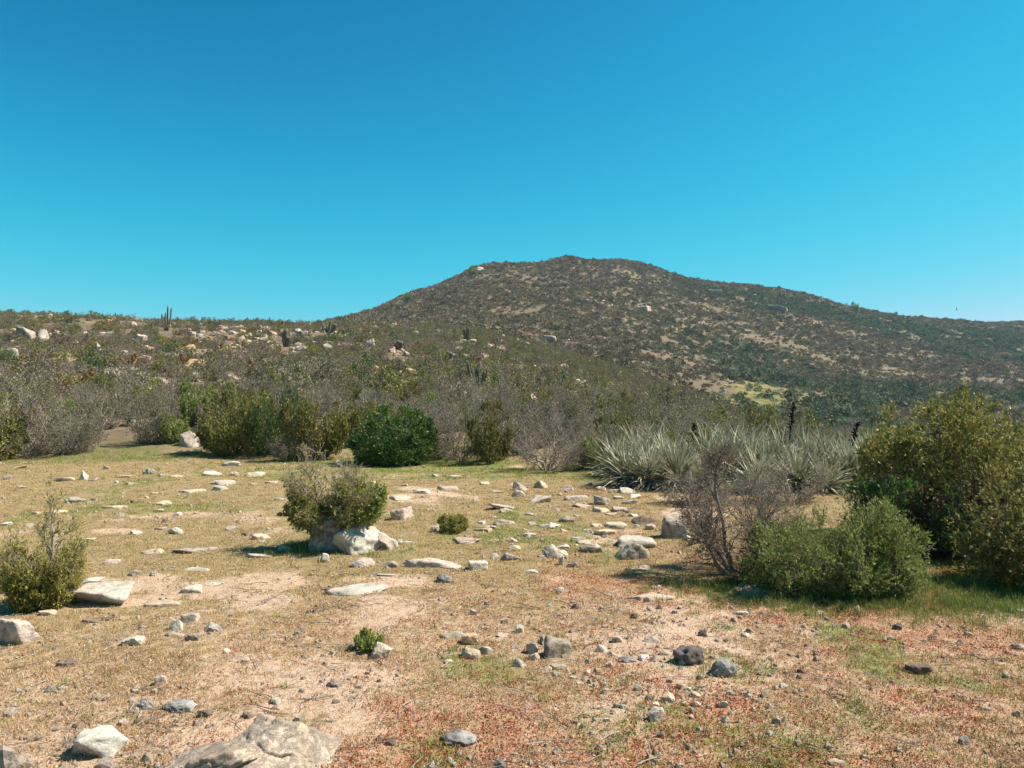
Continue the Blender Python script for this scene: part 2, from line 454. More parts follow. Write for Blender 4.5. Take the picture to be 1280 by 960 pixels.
def build_ground():
    az = np.concatenate([np.linspace(-math.pi, -1.05, 40)[:-1], np.linspace(-1.05, 1.15, 500), np.linspace(1.15, math.pi, 40)[1:]])
    r = np.concatenate([np.linspace(.25, 2.8, 14)[:-1], np.exp(np.linspace(math.log(2.8), math.log(22), 240))[:-1],
                        np.exp(np.linspace(math.log(22), math.log(760), 190))[:-1], np.exp(np.linspace(math.log(760), math.log(4200), 14))])
    A, R = np.meshgrid(az, r)
    x, y = R * np.sin(A), R * np.cos(A)
    z = height(x.ravel(), y.ravel())
    v = np.stack([x.ravel(), y.ravel(), z], 1)
    na, nr = len(az), len(r)
    i = np.arange(nr - 1)[:, None] * na + np.arange(na - 1)[None, :]
    f = np.stack([i, i + 1, i + 1 + na, i + na], -1).reshape(-1, 4)[:, ::-1]
    # close the disc in the middle
    c = len(v)
    v = np.vstack([v, [[0, 0, h1(0.01, 0.01)]]])
    j = np.arange(na - 1)
    f = np.vstack([f, np.stack([np.full(na - 1, c), j, j + 1, j + 1], 1)[:0]])
    me = mesh_of('ground', v, f, True)
    sand, red, green = cover_masks(v[:, 0], v[:, 1])
    rr = np.hypot(v[:, 0], v[:, 1])
    far = sstep(19, 27, rr)
    px = CX + FPX * v[:, 0] / np.maximum(v[:, 1], .5)
    patch = sstep(.25, .6, np.exp(-((v[:, 0] - .33 * v[:, 1]) / 14) ** 2 - ((v[:, 1] - 200) / 36) ** 2) + .9 * (fbm2(v[:, 0] / 14, v[:, 1] / 14, 91, 3) - .5)) * (v[:, 1] > 110)
    nearz = sstep(8.2, 5.2, rr + 1.4 * (fbm2(v[:, 0] / 1.5, v[:, 1] / 1.5, 141, 3) - .5) - .35 * np.clip(v[:, 0], -2, 3))
    for nm, a in (('nearz', nearz), ('sand', sand), ('red', red), ('green', green), ('slope', far), ('meadow', patch)):
        at = me.attributes.new(nm, 'FLOAT', 'POINT')
        at.data.foreach_set('value', np.asarray(a, np.float32))
    t = NT('dry_clearing_ground')
    pos = t.n('ShaderNodeNewGeometry').outputs['Position']
    A_ = lambda nm: t.n('ShaderNodeAttribute', attribute_name=nm).outputs['Fac']
    n_f = t.noise(pos, 38, 5, .72)
    n_g = t.noise(pos, 130, 3, .7)
    n_m = t.noise(pos, 9, 5, .68, .3)
    n_b = t.noise(pos, 1.6, 4, .6)
    turf = t.ramp(n_f, [(.3, (.125, .085, .038)), (.46, (.255, .175, .08)), (.6, (.36, .25, .125)), (.78, (.50, .36, .22))])
    turf = t.mix(t.step(n_b, .42, .62), turf, t.ramp(n_f, [(.3, (.105, .09, .03)), (.5, (.235, .185, .072)), (.75, (.38, .28, .13))]))
    turf = t.mix(t.math('MULTIPLY', t.math('SUBTRACT', 1.0, A_('nearz')), .75), turf, t.ramp(n_f, [(.3, (.15, .11, .05)), (.5, (.29, .21, .105)), (.75, (.43, .31, .185))]))
    turf = t.mix(t.math('MULTIPLY', A_('nearz'), .55), turf, t.ramp(n_f, [(.3, (.17, .095, .05)), (.5, (.34, .205, .115)), (.75, (.48, .32, .20))]))
    sandc = t.ramp(n_f, [(.28, (.25, .155, .098)), (.42, (.43, .29, .195)), (.6, (.54, .38, .265)), (.85, (.62, .465, .345))])
    redc = t.ramp(n_f, [(.3, (.22, .085, .045)), (.5, (.40, .19, .105)), (.7, (.55, .35, .22))])
    greenc = t.ramp(n_f, [(.3, (.06, .085, .016)), (.5, (.13, .165, .032)), (.75, (.25, .25, .07))])
    jit = t.math('MULTIPLY', t.math('SUBTRACT', t.noise(pos, 16, 5, .7, .3), .5), 2.0)
    sel = lambda nm, lo, hi: t.step(t.math('ADD', A_(nm), jit), lo, hi)
    c = t.mix(sel('sand', .25, .75), turf, sandc)
    c = t.mix(t.math('MULTIPLY', sel('red', .5, 1.2), .55), c, redc)
    c = t.mix(t.math('MULTIPLY', sel('green', .3, .8), .85), c, greenc)
    c = t.mix(t.math('MULTIPLY', t.step(n_g, .58, .72), .35), c, (.10, .065, .04))
    n_s = t.noise(pos, .35, 5, .65)
    n_s2 = t.noise(pos, 2.2, 5, .7)
    slope = t.ramp(n_s2, [(.3, (.10, .075, .047)), (.5, (.155, .115, .072)), (.7, (.21, .155, .10))])
    slope = t.mix(t.math('MULTIPLY', t.step(t.noise(pos, .05, 6, .72), .53, .64), t.step(n_s, .42, .6)), slope, t.ramp(n_s2, [(.3, (.21, .135, .083)), (.7, (.37, .245, .165))]))
    mead = t.ramp(t.noise(pos, .25, 4, .6), [(.35, (.10, .10, .035)), (.5, (.19, .16, .055)), (.7, (.29, .215, .09))])
    slope = t.mix(t.math('MULTIPLY', A_('meadow'), 1.0), slope, mead)
    c = t.mix(A_('slope'), c, slope)
    hgt = t.math('ADD', t.math('MULTIPLY', n_f, .6), t.math('ADD', t.math('MULTIPLY', n_g, .25), t.math('MULTIPLY', n_m, .8)))
    m = t.done(t.bsdf(c, .95, .1, t.bump(hgt, .8, .03)))
    o = obj('ground', me, m)
    tag(o, 'dry stony clearing rising into shrub-covered hills', 'ground', kind='structure')
    return o

build_ground()

# ------------------------------------------------------------------ rocks
_ICO = {}
def ico(n):
    if n not in _ICO:
        bm = bmesh.new()
        bmesh.ops.create_icosphere(bm, subdivisions=n, radius=1)
        bm.verts.ensure_lookup_table()
        v = np.array([q.co[:] for q in bm.verts])
        f = np.array([[q.index for q in p.verts] for p in bm.faces])
        bm.free()
        _ICO[n] = (v / np.linalg.norm(v, axis=1)[:, None], f)
    return _ICO[n]

def unit0(a):
    return a / (np.linalg.norm(a, axis=1)[:, None] + 1e-9)

def rock_mesh(seed, w, d, h, shape='block', sub=3, rough=1.0):
    """a faceted stone: a sphere cut by random planes, roughened; base sunk below z=0"""
    g = np.random.default_rng(seed)
    v, f = ico(sub)
    if shape == 'clod':
        r = .6 + .75 * fbm3(v * 2.2 + seed % 97, seed, 4) + .35 * (fbm3(v * 6 + seed % 31, seed + 5, 3) - .5)
    else:
        npl = {'box': 4, 'block': 9, 'slab': 8, 'wedge': 8, 'dome': 16}[shape]
        n = g.normal(size=(npl, 3))
        if shape == 'slab':
            n[:, 2] *= .55
            n = np.vstack([n, [[.10 * g.normal(), .10 * g.normal(), 1]]])
        if shape == 'block':
            n = np.vstack([n, [[.15 * g.normal(), .15 * g.normal(), 1], [.3 * g.normal(), -1, .25 * g.normal()], [1, .3 * g.normal(), .25 * g.normal()], [-1, .3 * g.normal(), .3 * g.normal()]]])
        if shape == 'wedge':
            n = np.vstack([n, [[.75 * g.choice([-1, 1]), -.3, 1], [.1, .9, .9]]])
        if shape == 'box':
            e = lambda: .16 * g.normal()
            n = np.vstack([n, [[1, e(), e()], [-1, e(), e()], [e(), -1, .12], [e(), 1, e()], [e(), e(), 1], [e(), e(), -1]]])
        n /= np.linalg.norm(n, axis=1)[:, None]
        dd = g.uniform(.40, .85, len(n))
        if shape == 'dome':
            dd = g.uniform(.6, .98, len(n))
        if shape == 'box':
            dd = np.concatenate([g.uniform(.85, 1.0, 4), g.uniform(.58, .72, 6)])
        q = np.maximum(v @ n.T, 1e-3) / dd
        k = 70.0
        r = 1.0 / (np.sum(np.maximum(q, 1.0 / 1.5) ** k, axis=1) ** (1 / k))
        r = r * (1 + .16 * (fbm3(v * 1.6 + seed % 53, seed, 3) - .5) + .16 * (fbm3(v * 5 + seed % 71, seed + 9, 4) - .5) + .10 * (np.floor(fbm3(v * np.array([2., 2., 6.]) + seed % 43, seed + 3, 2) * 6) / 6 - .5))
    p = v * r[:, None]
    ca, cb = g.normal(0, .10, 2) if shape not in ('box', 'slab') else g.normal(0, .04, 2)
    p = p @ np.array([[1, 0, 0], [0, math.cos(ca), -math.sin(ca)], [0, math.sin(ca), math.cos(ca)]]) @ np.array([[math.cos(cb), 0, math.sin(cb)], [0, 1, 0], [-math.sin(cb), 0, math.cos(cb)]])
    lo, hi = p.min(0), p.max(0)
    p = (p - (lo + hi) / 2) / (hi - lo)
    sink = {'slab': .62, 'clod': .3}.get(shape, .42)
    p = p * np.array([w, d, h / (1 - sink)])
    p[:, 2] += h / (1 - sink) * (.5 - sink)
    if sub >= 4:   # broken surface: ledges and pits
        q = p / max(w, d)
        nn = fbm3(q * 5 + seed % 37, seed + 21, 4) - .5
        led = np.abs(fbm3(q * np.array([3., 3., 8.]) + seed % 29, seed + 33, 3) - .5)
        p = p + unit0(p) * ((nn * .07 * rough - .05 * np.exp(-(led / .02) ** 2)) * min(w, d, 2.2 * h))[:, None]
    return p, f

SHP = {'x': 'box', 'b': 'block', 's': 'slab', 'w': 'wedge', 'd': 'dome', 'c': 'clod'}
MATK = {'W': 'white', 'C': 'cream', 'T': 'tan', 'P': 'pink', 'G': 'grey', 'B': 'brown', 'D': 'dark', 'A': 'ash', 'O': 'orange', 'F': 'far'}
COLW = {'W': 'white', 'C': 'cream', 'T': 'tan', 'P': 'pinkish', 'G': 'grey', 'B': 'brown', 'D': 'dark', 'A': 'ash-grey', 'O': 'orange', 'F': 'pale'}
SHW = {'box': 'squarish block', 'block': 'angular stone', 'slab': 'flat stone', 'wedge': 'wedge-shaped stone', 'dome': 'rounded stone', 'clod': 'crumbly clod'}

# x0 x1 y0 y1 (photo pixels), colour letter, shape letter | own label
ROCKS = '''
0 16 594 601 W w
63 94 594 602 W s | white flat slab with a pointed white stone at its end
97 112 588 599 W w | pointed white stone at the end of a white slab
14 36 583 587 T s
129 139 582 587 C b
144 168 591 596 T s
178 196 584 592 G c
209 228 592 596 C s
277 304 576 584 W b | white angular stone at the foot of the wide olive shrub
254 278 587 594 W s
287 300 588 594 C w
304 330 588 595 C s
258 294 599 606 P s | thin pinkish slab overlapping a white one in the turf
263 287 605 614 W s | white slab half under a thin pinkish slab
223 257 610 616 C s
152 173 602 606 T s
309 324 603 606 C s
80 106 618 627 G c
112 122 620 624 G s
129 160 630 634 T s
186 217 623 630 C s
188 208 634 639 T s
147 156 639 645 G d
49 88 634 640 T s
0 13 651 656 W s
31 49 652 658 C s
77 95 655 661 B s
99 121 670 675 C s
161 178 661 668 W w
208 229 657 668 W w | sharp white wedge alone in the olive turf
282 295 656 662 G d
300 317 664 670 B s
313 338 665 675 T s
177 208 682 691 C d | pale rounded stone touching a long lichened one
208 271 680 692 P s | long lichened stone with a pale rounded one at its end
305 345 692 698 G s
129 152 699 704 P s
227 266 707 714 W s | narrow clean white slab lying flat in olive turf
160 175 712 720 G b
187 198 712 720 G c
224 258 731 743 G x | two-tone stone, grey side and white top, against a thin white slab
254 280 727 733 W s | thin white slab behind a two-tone grey stone
76 177 721 760 W s | big clean white slab beside the small wispy shrub
92 128 718 731 W w | white slab corner raised behind the big white slab
0 15 722 742 P b | pinkish boulder poking out beside the small wispy shrub
2 34 693 724 G b | upright pale grey boulder behind the small wispy shrub
175 228 750 760 T s
226 249 765 779 G x | white-topped stone with a dark tilted face
213 232 774 790 W w | white wedge leaning on a dark-faced stone
201 233 790 798 W s | bright white tablet-shaped slab on sandy turf
255 277 778 791 G d
103 126 770 779 B s
126 140 770 775 B s
50 70 761 770 C s
0 49 766 806 P b | large lichened pinkish boulder in front of the small wispy shrub
153 182 793 809 W w | white wedge chip beside a white tablet-shaped slab
233 252 793 804 G b
72 97 820 832 B c
278 288 812 820 W d
303 313 824 831 G d
192 208 847 862 P b
170 192 875 889 A c
205 249 876 893 A c | long grey crumbly clod beside a smooth brown stone
247 266 886 899 B d | smooth dark brown stone beside a long grey clod
148 164 898 908 P d
84 159 907 951 W b | white rock blotched with grey lichen on sandy turf
-14 32 927 968 G d | grey rounded boulder beside the white lichen-blotched rock
77 93 920 933 P d
43 53 916 925 B b
303 317 888 898 B d
463 493 802 824 T b | tan stone with a shaded side next to the bright cushion plant
549 583 783 797 G s | flat grey stone with a dark underside
576 599 787 804 O b | yellowish block behind a tan angular stone
575 601 806 824 T b | tan angular stone in front of the yellowish block
592 620 803 817 G b
620 636 788 795 C s
638 650 802 809 G d
549 600 912 935 A c | broad flat grey crumbly clod alone on bare sand
467 481 916 925 B d | round brown stone touching its darker twin
482 497 917 930 B d | darker round brown stone of a touching pair
404 420 895 902 G d
366 377 890 899 G d
404 414 933 940 D d
534 546 950 962 G d
616 632 948 964 A c
375 387 818 824 B d
412 420 810 818 P d
432 441 803 808 B s
625 636 770 777 B d
556 567 823 829 C s
645 655 779 790 W x | small bright white cube-like stone on sandy turf
656 674 799 816 C b | cream stone wedged against the big grey block
676 714 790 821 G x | big squarish grey block ringed by white chips
659 675 812 824 C d
640 660 819 834 G w
667 690 830 842 C s | left half of a broken cream slab below the grey block
686 711 826 838 C s | right half of a broken cream slab below the grey block
689 701 838 846 W d
712 724 844 849 W s
729 738 837 845 C b
735 744 812 817 W d
744 761 802 815 W w | tilted white wedge east of the big grey block
761 770 812 819 W d
751 761 782 786 C s
765 780 794 804 P b
757 766 825 834 C b
804 824 797 806 G w
796 812 816 827 W s
800 812 811 817 C s
811 826 818 829 C w
824 840 814 822 C b
770 795 819 829 A c
840 882 806 834 D c | dark gnarled clod with a cream chip at its foot
845 859 822 833 C w | cream chip at the foot of the dark gnarled clod
887 921 822 848 A c | ash-grey layered clod beside the dark gnarled one
926 937 792 799 W d
872 884 788 798 D c
738 752 858 863 W s
749 759 861 870 C b
719 732 853 857 C s
790 804 857 867 W b
822 845 866 882 C w
845 858 854 865 C s
855 866 859 866 W d
866 881 856 861 C s
861 875 866 875 C b
766 777 878 887 C d
741 750 881 887 C d
755 764 897 904 W s
814 824 879 886 W d
806 818 871 879 B d
809 829 886 906 P b
861 871 886 897 W b
866 877 879 888 W b
851 861 879 886 C d
896 912 877 889 W b
901 914 899 909 W b
931 939 867 877 C b
938 945 887 895 C d
859 886 943 950 C s
787 797 766 774 B d
1133 1163 830 846 B b | lone dark brown stone on bare reddish soil
1205 1217 789 796 G d
1116 1128 779 789 D b
1160 1168 794 800 B d
1196 1205 799 806 B d
1166 1174 789 795 B d
1265 1284 802 811 G d
1270 1290 760 767 G s
996 1011 835 844 B w
1016 1025 815 822 B d
972 986 853 861 W s
958 965 883 891 G d
965 976 901 912 G d
975 986 900 909 C d
1220 1239 884 892 G s
1252 1262 841 850 G d
1199 1213 923 936 G b
1158 1164 886 893 C d
1119 1129 938 947 P d
1034 1055 949 962 C s
1072 1089 947 954 W s
1067 1076 754 764 C w
973 980 784 789 B d
1112 1120 852 858 B c
400 413 691 703 W b | small white stone tucked under the shrub-topped boulder
347 369 682 691 C d | pale dome stone left in the shadow beside the shrub-topped boulder
320 337 664 675 T s
432 470 698 710 P b | lichened stone in front of the shrub-topped boulder
475 498 699 710 G w
469 497 716 721 W s
401 490 725 748 W s | long bright white slab sunk flat in the sandy turf
507 582 691 711 P s | long lichened grey-white slab with a white block at its end
585 610 699 713 W x | white block at the end of a long lichened slab
612 624 688 696 G d
625 652 688 700 P d
489 519 677 682 W s
565 601 671 680 P d
487 518 632 649 P x | pinkish grey block standing in the open turf
480 513 620 627 C s
518 542 613 619 P s
544 575 608 615 C s
553 579 593 597 W s
537 553 591 596 G s
417 432 576 583 C d | pale dome stone in the shadow of the round dark green bush
606 633 610 615 C s
640 662 600 612 P w
591 601 619 628 P w
617 645 646 657 C s
609 640 633 639 P s
508 533 725 731 T s
544 569 715 728 A c
537 553 657 664 P s
578 618 658 664 T s
666 688 598 609 C w
698 718 604 612 P s
725 742 600 606 P s
639 656 612 622 P d
657 690 620 630 P s
706 736 620 628 P s
742 764 619 632 P b
715 742 628 635 C s
740 761 633 641 C s
763 785 633 640 P s
698 719 643 653 P w
673 693 649 661 P s
752 785 649 659 C s
790 823 642 654 B w
805 821 652 660 C d
826 865 639 671 G x | square dark-faced block with a flat lit top
856 866 665 673 W w
742 771 657 668 C s
728 741 659 665 W s
710 733 668 673 W s
771 821 664 684 W s | broad white slab behind a grey-streaked white boulder
769 812 674 699 G w | grey-streaked white boulder in front of a broad slab
724 755 676 690 P d
676 710 680 699 G w | peaked grey and white stone with a bright splinter before it
698 705 695 707 W b | bright upright white splinter before a peaked stone
706 724 697 709 T w
653 674 711 718 W s
787 817 703 712 C s
782 844 738 752 C s | low pale sheet of rock scattered with dark stones
714 724 752 761 B d
804 812 746 754 D d
820 828 756 763 D d
789 798 766 774 D d
808 815 757 765 G d
917 935 765 772 G s
642 650 602 607 G d
1005 1012 765 771 B d
1030 1038 772 778 B d
1085 1092 790 795 B d
600 612 600 605 C s
655 668 640 645 P s
690 700 634 640 C d
775 786 640 646 P s
700 712 660 665 T s
655 668 665 671 P d
596 606 690 696 C d
612 622 655 660 P s
370 384 612 617 P s
330 350 600 604 C s
345 358 622 626 P s
500 512 605 610 C s
455 468 612 617 T s
20 34 606 610 C s
215 228 640 645 P s
60 72 690 696 P s
'''
LANDMARKS = [('the shrub-topped boulder', 425, 690), ('the square dark-faced block', 845, 668), ('the big clean white slab', 125, 755),
             ('the two great leaning boulders', 290, 955), ('the long sunken white slab', 445, 745), ('the big squarish grey block', 695, 820),
             ('the dark gnarled clod', 865, 840), ('the lone dark brown stone', 1148, 846), ('the round dark green bush', 492, 584),
             ('the spiky silver rosettes', 800, 612), ('the bare dark-branched shrub', 935, 728), ('the bright cushion plant', 460, 815),
             ('the long lichened grey-white slab', 545, 710), ('the wide olive shrub', 335, 582), ('the flat grey clod', 575, 935),
             ('the feathery green bush', 1060, 765), ('the white rock blotched with lichen', 120, 950), ('the pointed white stone', 104, 600),
             ('the cream chips around the pinkish stone', 840, 900), ('the low pale rock sheet', 813, 752), ('the tiny tufted olive shrub', 565, 667),
             ('the stalked grey shrub', 690, 595)]
LMXY = [(n, *flat(a, b)) for n, a, b in LANDMARKS]
used_labels = {}

def nearest(x, y):
    return min(LMXY, key=lambda q: (q[1] - x) ** 2 + (q[2] - y) ** 2)[0]

def tag_stone(o, label, cat='stone'):
    used_labels.setdefault(label, []).append(o)
    tag(o, label, cat)

def place_rock(x0, x1, y0, y1, ck, sk, label=None, idx=0):
    shape = SHP[sk]
    px, py = (x0 + x1) / 2, y1
    X, Y = flat(px, py)
    w = (x1 - x0) * Y / FPX
    hp = (y1 - y0) * Y / FPX                      # seen height at that distance
    d = w * {'slab': .75, 'box': .8, 'block': .8, 'wedge': .8, 'dome': .8, 'clod': .75}[shape]
    fore = EYE / Y
    h = hp - d * fore * (.85 if shape == 'slab' else .55)
    if shape == 'slab':
        h = max(h, .09 * w, .015)
        h = min(h, .16 * w + .02)
        d = max(.35 * w, min(1.2 * w, (hp - h * .8) / fore))
    else:
        h = max(h, (.13 + .12 * random.random()) * w)
    Yc = Y + d * .5
    X = (px - CX) / FPX * Yc
    sub = 5 if w > .6 else 4 if w > .16 else 3
    v, f = rock_mesh(1000 + idx * 13, w, d, h, shape, sub)
    me = mesh_of('stone', v, f, sub > 3)
    a = random.uniform(-.25, .25)
    name = {'slab': 'flat_stone', 'clod': 'clod', 'box': 'stone', 'block': 'stone', 'wedge': 'stone', 'dome': 'stone'}[shape]
    if w > .45 and shape != 'slab':
        name = 'boulder'
    o = obj(name, me, RM[MATK[ck]], loc=(X, Yc, h1(X, Yc) - .004), rz=a)
    if not label:
        size = 'little' if w < .07 else 'small' if w < .14 else 'hand-sized' if w < .24 else 'wide' if w < .5 else 'very wide'
        label = f'{size} {COLW[ck]} {SHW[shape]} near {nearest(X, Yc)}'
    tag_stone(o, label, 'clod' if shape == 'clod' else 'boulder' if name == 'boulder' else 'stone')
    return o

_g = random.Random(99)
_extra = []
for _ in range(34):
    cx_, cy_ = _g.uniform(600, 800), _g.uniform(604, 705)
    w_ = _g.uniform(9, 22)
    _extra.append(f"{cx_ - w_ / 2:.0f} {cx_ + w_ / 2:.0f} {cy_ - w_ * _g.uniform(.28, .45):.0f} {cy_:.0f} {_g.choice('PPCTCW')} {_g.choice('ssswb')}")
for _ in range(16):
    cx_, cy_ = _g.uniform(20, 560), _g.uniform(590, 690)
    w_ = _g.uniform(8, 18)
    _extra.append(f"{cx_ - w_ / 2:.0f} {cx_ + w_ / 2:.0f} {cy_ - w_ * _g.uniform(.25, .4):.0f} {cy_:.0f} {_g.choice('PGCTB')} {_g.choice('ssswb')}")
for i, line in enumerate(ROCKS.strip().split('\n') + _extra):
    spec, _, lab = line.partition('|')
    a = spec.split()
    if a[5] == 's' and not lab and i % 3 == 0:
        a[5] = 'w' if i % 2 else 'b'
    place_rock(*[float(q) for q in a[:4]], a[4], a[5], lab.strip() or None, i)

# the boulder that carries a shrub: several rock masses grown together
def crag(name, label, bits, mat, base):
    root = empty(name, (base[0], base[1], h1(*base)))
    for j, (dx, dy, w, d, h, shape, rz, tilt) in enumerate(bits):
        v, f = rock_mesh(500 + j * 7 + int(abs(base[0]) * 100), w, d, h, shape, 5)
        o = obj('rock_mass', mesh_of('rock_mass', v, f, True), RM[mat[j % len(mat)]], root, (dx, dy, -.02), rz)
        o.rotation_euler[1] = tilt
    tag(root, label, 'boulder')
    return root
bx, by = flat(425, 694)
crag('boulder', 'whitish boulder with a half-green shrub growing out of its top',
     [(-.21, .30, .38, .5, .40, 'box', .25, .1), (.08, .26, .62, .6, .31, 'dome', -.2, .14), (.36, .38, .36, .45, .17, 'wedge', .1, 0.)],
     ['grey', 'white', 'pink'], (bx, by))

gx, gy = flat(285, 985)
for (dx, dy, w, d, h, shp, rz, ty, lab, sd_) in [(-.21, .20, .50, .50, .115, 'wedge', .5, -.06, 'dark grey crusted boulder leaning against a larger pale-flanked one', 903),
                                       (.12, .24, .48, .58, .155, 'dome', -.35, .16, 'great lichen-crusted boulder with a pale smooth flank', 918)]:
    v, f = rock_mesh(sd_, w, d, h, shp, 6, 2.6)
    o = obj('boulder', mesh_of('boulder', v, f, True), RM['crust'], loc=(gx + dx, gy + dy, h1(gx + dx, gy + dy) - .012), rz=rz)
    o.rotation_euler[1] = ty
    tag_stone(o, lab, 'boulder')

# rock sheet under the dark-branched shrub
gx, gy = flat(1010, 758)
v, f = rock_mesh(77, 1.0, .45, .11, 'slab', 5)
o = obj('flat_stone', mesh_of('flat_stone', v, f, True), RM['tan'], loc=(gx + .06, gy + .46, h1(gx, gy) - .01), rz=-.15)
tag_stone(o, 'long low rock under the feathery green bush, striped by twig shade')

# ------------------------------------------------------------------ plants
def unit(a):
    return a / (np.linalg.norm(a, axis=-1, keepdims=True) + 1e-9)

def tubes(P, R, sides=3):
    """P (n,k,3) paths, R (n,k) radii -> verts, quads"""
    n, k, _ = P.shape
    T = np.gradient(P, axis=1) if k > 1 else P
    T = unit(T)
    ref = np.where(np.abs(T[..., 2:3]) > .9, np.array([1.0, 0, 0]), np.array([0, 0, 1.0]))
    U = unit(np.cross(T, ref)); W = np.cross(T, U)
    a = np.arange(sides) * 2 * math.pi / sides
    V = P[:, :, None, :] + R[:, :, None, None] * (np.cos(a)[None, None, :, None] * U[:, :, None, :] + np.sin(a)[None, None, :, None] * W[:, :, None, :])
    V = V.reshape(-1, 3)
    b = (np.arange(n) * k * sides)[:, None, None] + (np.arange(k - 1) * sides)[None, :, None]
    s = np.arange(sides)[None, None, :]; s2 = (s + 1) % sides
    F = np.stack([b + s, b + s2, b + s2 + sides, b + s + sides], -1).reshape(-1, 4)
    return V, F

def cat(parts):
    vs, fs, o = [], [], 0
    for v, f in parts:
        vs.append(v); fs.append(f + o); o += len(v)
    return np.vstack(vs), np.vstack(fs)

def leaves(g, P, D, size, width=.45, up=.5):
    """one folded diamond per point"""
    n = len(P)
    d = unit(D + .9 * g.normal(size=(n, 3)) + np.array([0, 0, up]))
    s = unit(np.cross(d, g.normal(size=(n, 3))))
    nn = np.cross(d, s)
    L = size * g.uniform(.6, 1.35, (n, 1))
    a = P
    b = P + d * L * .5 + s * L * width * .5 + nn * L * .08
    c = P + d * L
    e = P + d * L * .5 - s * L * width * .5 + nn * L * .08
    V = np.stack([a, b, c, e], 1).reshape(-1, 3)
    F = np.arange(n * 4).reshape(-1, 4)
    return V, F

def shrub(seed, rx, ry, h, n=(8, 9, 7, 4), leaf=(2, .03), low=.25, base=.06, thick=.016, leaf_where=None, clear=.22, lean=(0, 0), wild=.35, up=.25, lumps=.3, width=.45):
    """branching shrub inside a lumpy dome; returns (branches v,f), (foliage v,f)"""
    g = np.random.default_rng(seed)
    c = np.array([lean[0] * .5, lean[1] * .5, h * .40]); rad = np.array([rx, ry, h * .60])
    ld = unit(g.normal(size=(9, 3))); la = g.uniform(-lumps, lumps * .55, 9)
    def env(p):
        q = (p - c) / rad
        r = np.linalg.norm(q, axis=-1)
        u = q / (r[..., None] + 1e-9)
        lim = 1 + np.sum(la * np.exp(-4.5 * (1 - u @ ld.T)), axis=-1)
        return r / np.maximum(lim, .3)
    bits, rs = [], []
    m = n[0]
    az = np.arange(m) * 2 * math.pi / m + g.uniform(-.5, .5, m)
    el = np.arcsin(np.clip(g.uniform(low, 1.0, m), 0, 1))
    S = np.stack([np.cos(az) * base * g.uniform(.2, 1, m), np.sin(az) * base * g.uniform(.2, 1, m), np.full(m, -.02)], 1)
    D = np.stack([np.cos(az) * np.cos(el), np.sin(az) * np.cos(el), np.sin(el)], 1)
    D = unit(D + np.array([lean[0] / h * .8, lean[1] / h * .8, 0]))
    # distance to the envelope
    ts = np.linspace(.05, 3 * max(rx, ry, h), 60)
    e = env(S[:, None, :] + D[:, None, :] * ts[None, :, None])
    L = np.array([ts[max(0, int(np.argmax(q > 1)) - 1)] if (q > 1).any() else ts[-1] for q in e]) * g.uniform(.62, .9, m)
    def grow(S, D, L, k, r0, r1, bend, upb):
        t = np.linspace(0, 1, k)[None, :, None]
        B = g.normal(size=S.shape) * bend + np.array([0, 0, upb])
        W = g.normal(size=(len(S), k, 3)) * bend * .14
        W[:, 0] = 0
        P = S[:, None, :] + (D[:, None, :] * t + B[:, None, :] * t * t * .5 + W) * L[:, None, None]
        R = r0[:, None] * (1 - t[..., 0]) + r1[:, None] * t[..., 0]
        return P, R
    r0 = np.full(m, thick) * g.uniform(.6, 1.2, m)
    P, R = grow(S, D, L, 7, r0, r0 * .35, wild, .12)
    bits.append(tubes(P, R, 5))
    cur = (P, R)
    last = None
    for lev, (cnt, frac, kk, sides, shrinkr) in enumerate([(n[1], .42, 5, 4, .6), (n[2], .22, 4, 3, .6), (n[3], .13, 2, 3, .7)]):
        P, R = cur
        N, K, _ = P.shape
        t = g.uniform(clear if lev == 0 else .15, 1.0, (N, cnt)) ** .8 * (K - 1.001)
        i = t.astype(int); f = (t - i)[..., None]
        idx = np.arange(N)[:, None]
        s = P[idx, i] * (1 - f) + P[idx, i + 1] * f
        tan = unit(P[idx, i + 1] - P[idx, i])
        rr = R[idx, i] * (1 - f[..., 0]) + R[idx, i + 1] * f[..., 0]
        s, tan, rr = s.reshape(-1, 3), tan.reshape(-1, 3), rr.ravel()
        outw = unit((s - c) / rad)
        d = unit(tan * .75 + g.normal(size=s.shape) * .62 + outw * .35 + np.array([0, 0, up]))
        L = frac * (rx + ry + h) / 3 * 1.25 * g.uniform(.45, 1.2, len(s))
        en = env(s + d * L[:, None])
        L = np.where(en > 1, L * np.clip(1 - (en - 1) * 2.2, .12, 1), L)
        L = np.where((s + d * L[:, None])[:, 2] < .02, L * .4, L)
        ra = np.clip(rr * shrinkr, .0011, 1); rb = np.clip(ra * .4, .0008, 1)
        Pn, Rn = grow(s, d, L, kk, ra, rb, wild, .05)
        bits.append(tubes(Pn, Rn, sides))
        cur = (Pn, Rn)
    P, R = cur
    N, K, _ = P.shape
    nl = leaf[0]
    lf = None
    if nl > 0:
        cnt = int(N * nl)
        i = g.integers(0, N, cnt)
        t = g.uniform(.15, 1, cnt) * (K - 1.001)
        j = t.astype(int); f = (t - j)[:, None]
        q = P[i, j] * (1 - f) + P[i, j + 1] * f
        dd = unit(P[i, j + 1] - P[i, j])
        if leaf_where is not None:
            keep = g.uniform(size=cnt) < leaf_where(q / np.array([rx, ry, h]))
            q, dd = q[keep], dd[keep]
        lf = leaves(g, q, dd, leaf[1], width)
    bv, bf = cat(bits)
    allv = np.vstack([bv, lf[0]]) if lf is not None else bv
    k = np.array([rx / np.percentile(np.abs(allv[:, 0] - lean[0] * .5), 98.5), ry / np.percentile(np.abs(allv[:, 1] - lean[1] * .5), 98.5), h / np.percentile(allv[:, 2], 99.3)])
    bv = bv * k
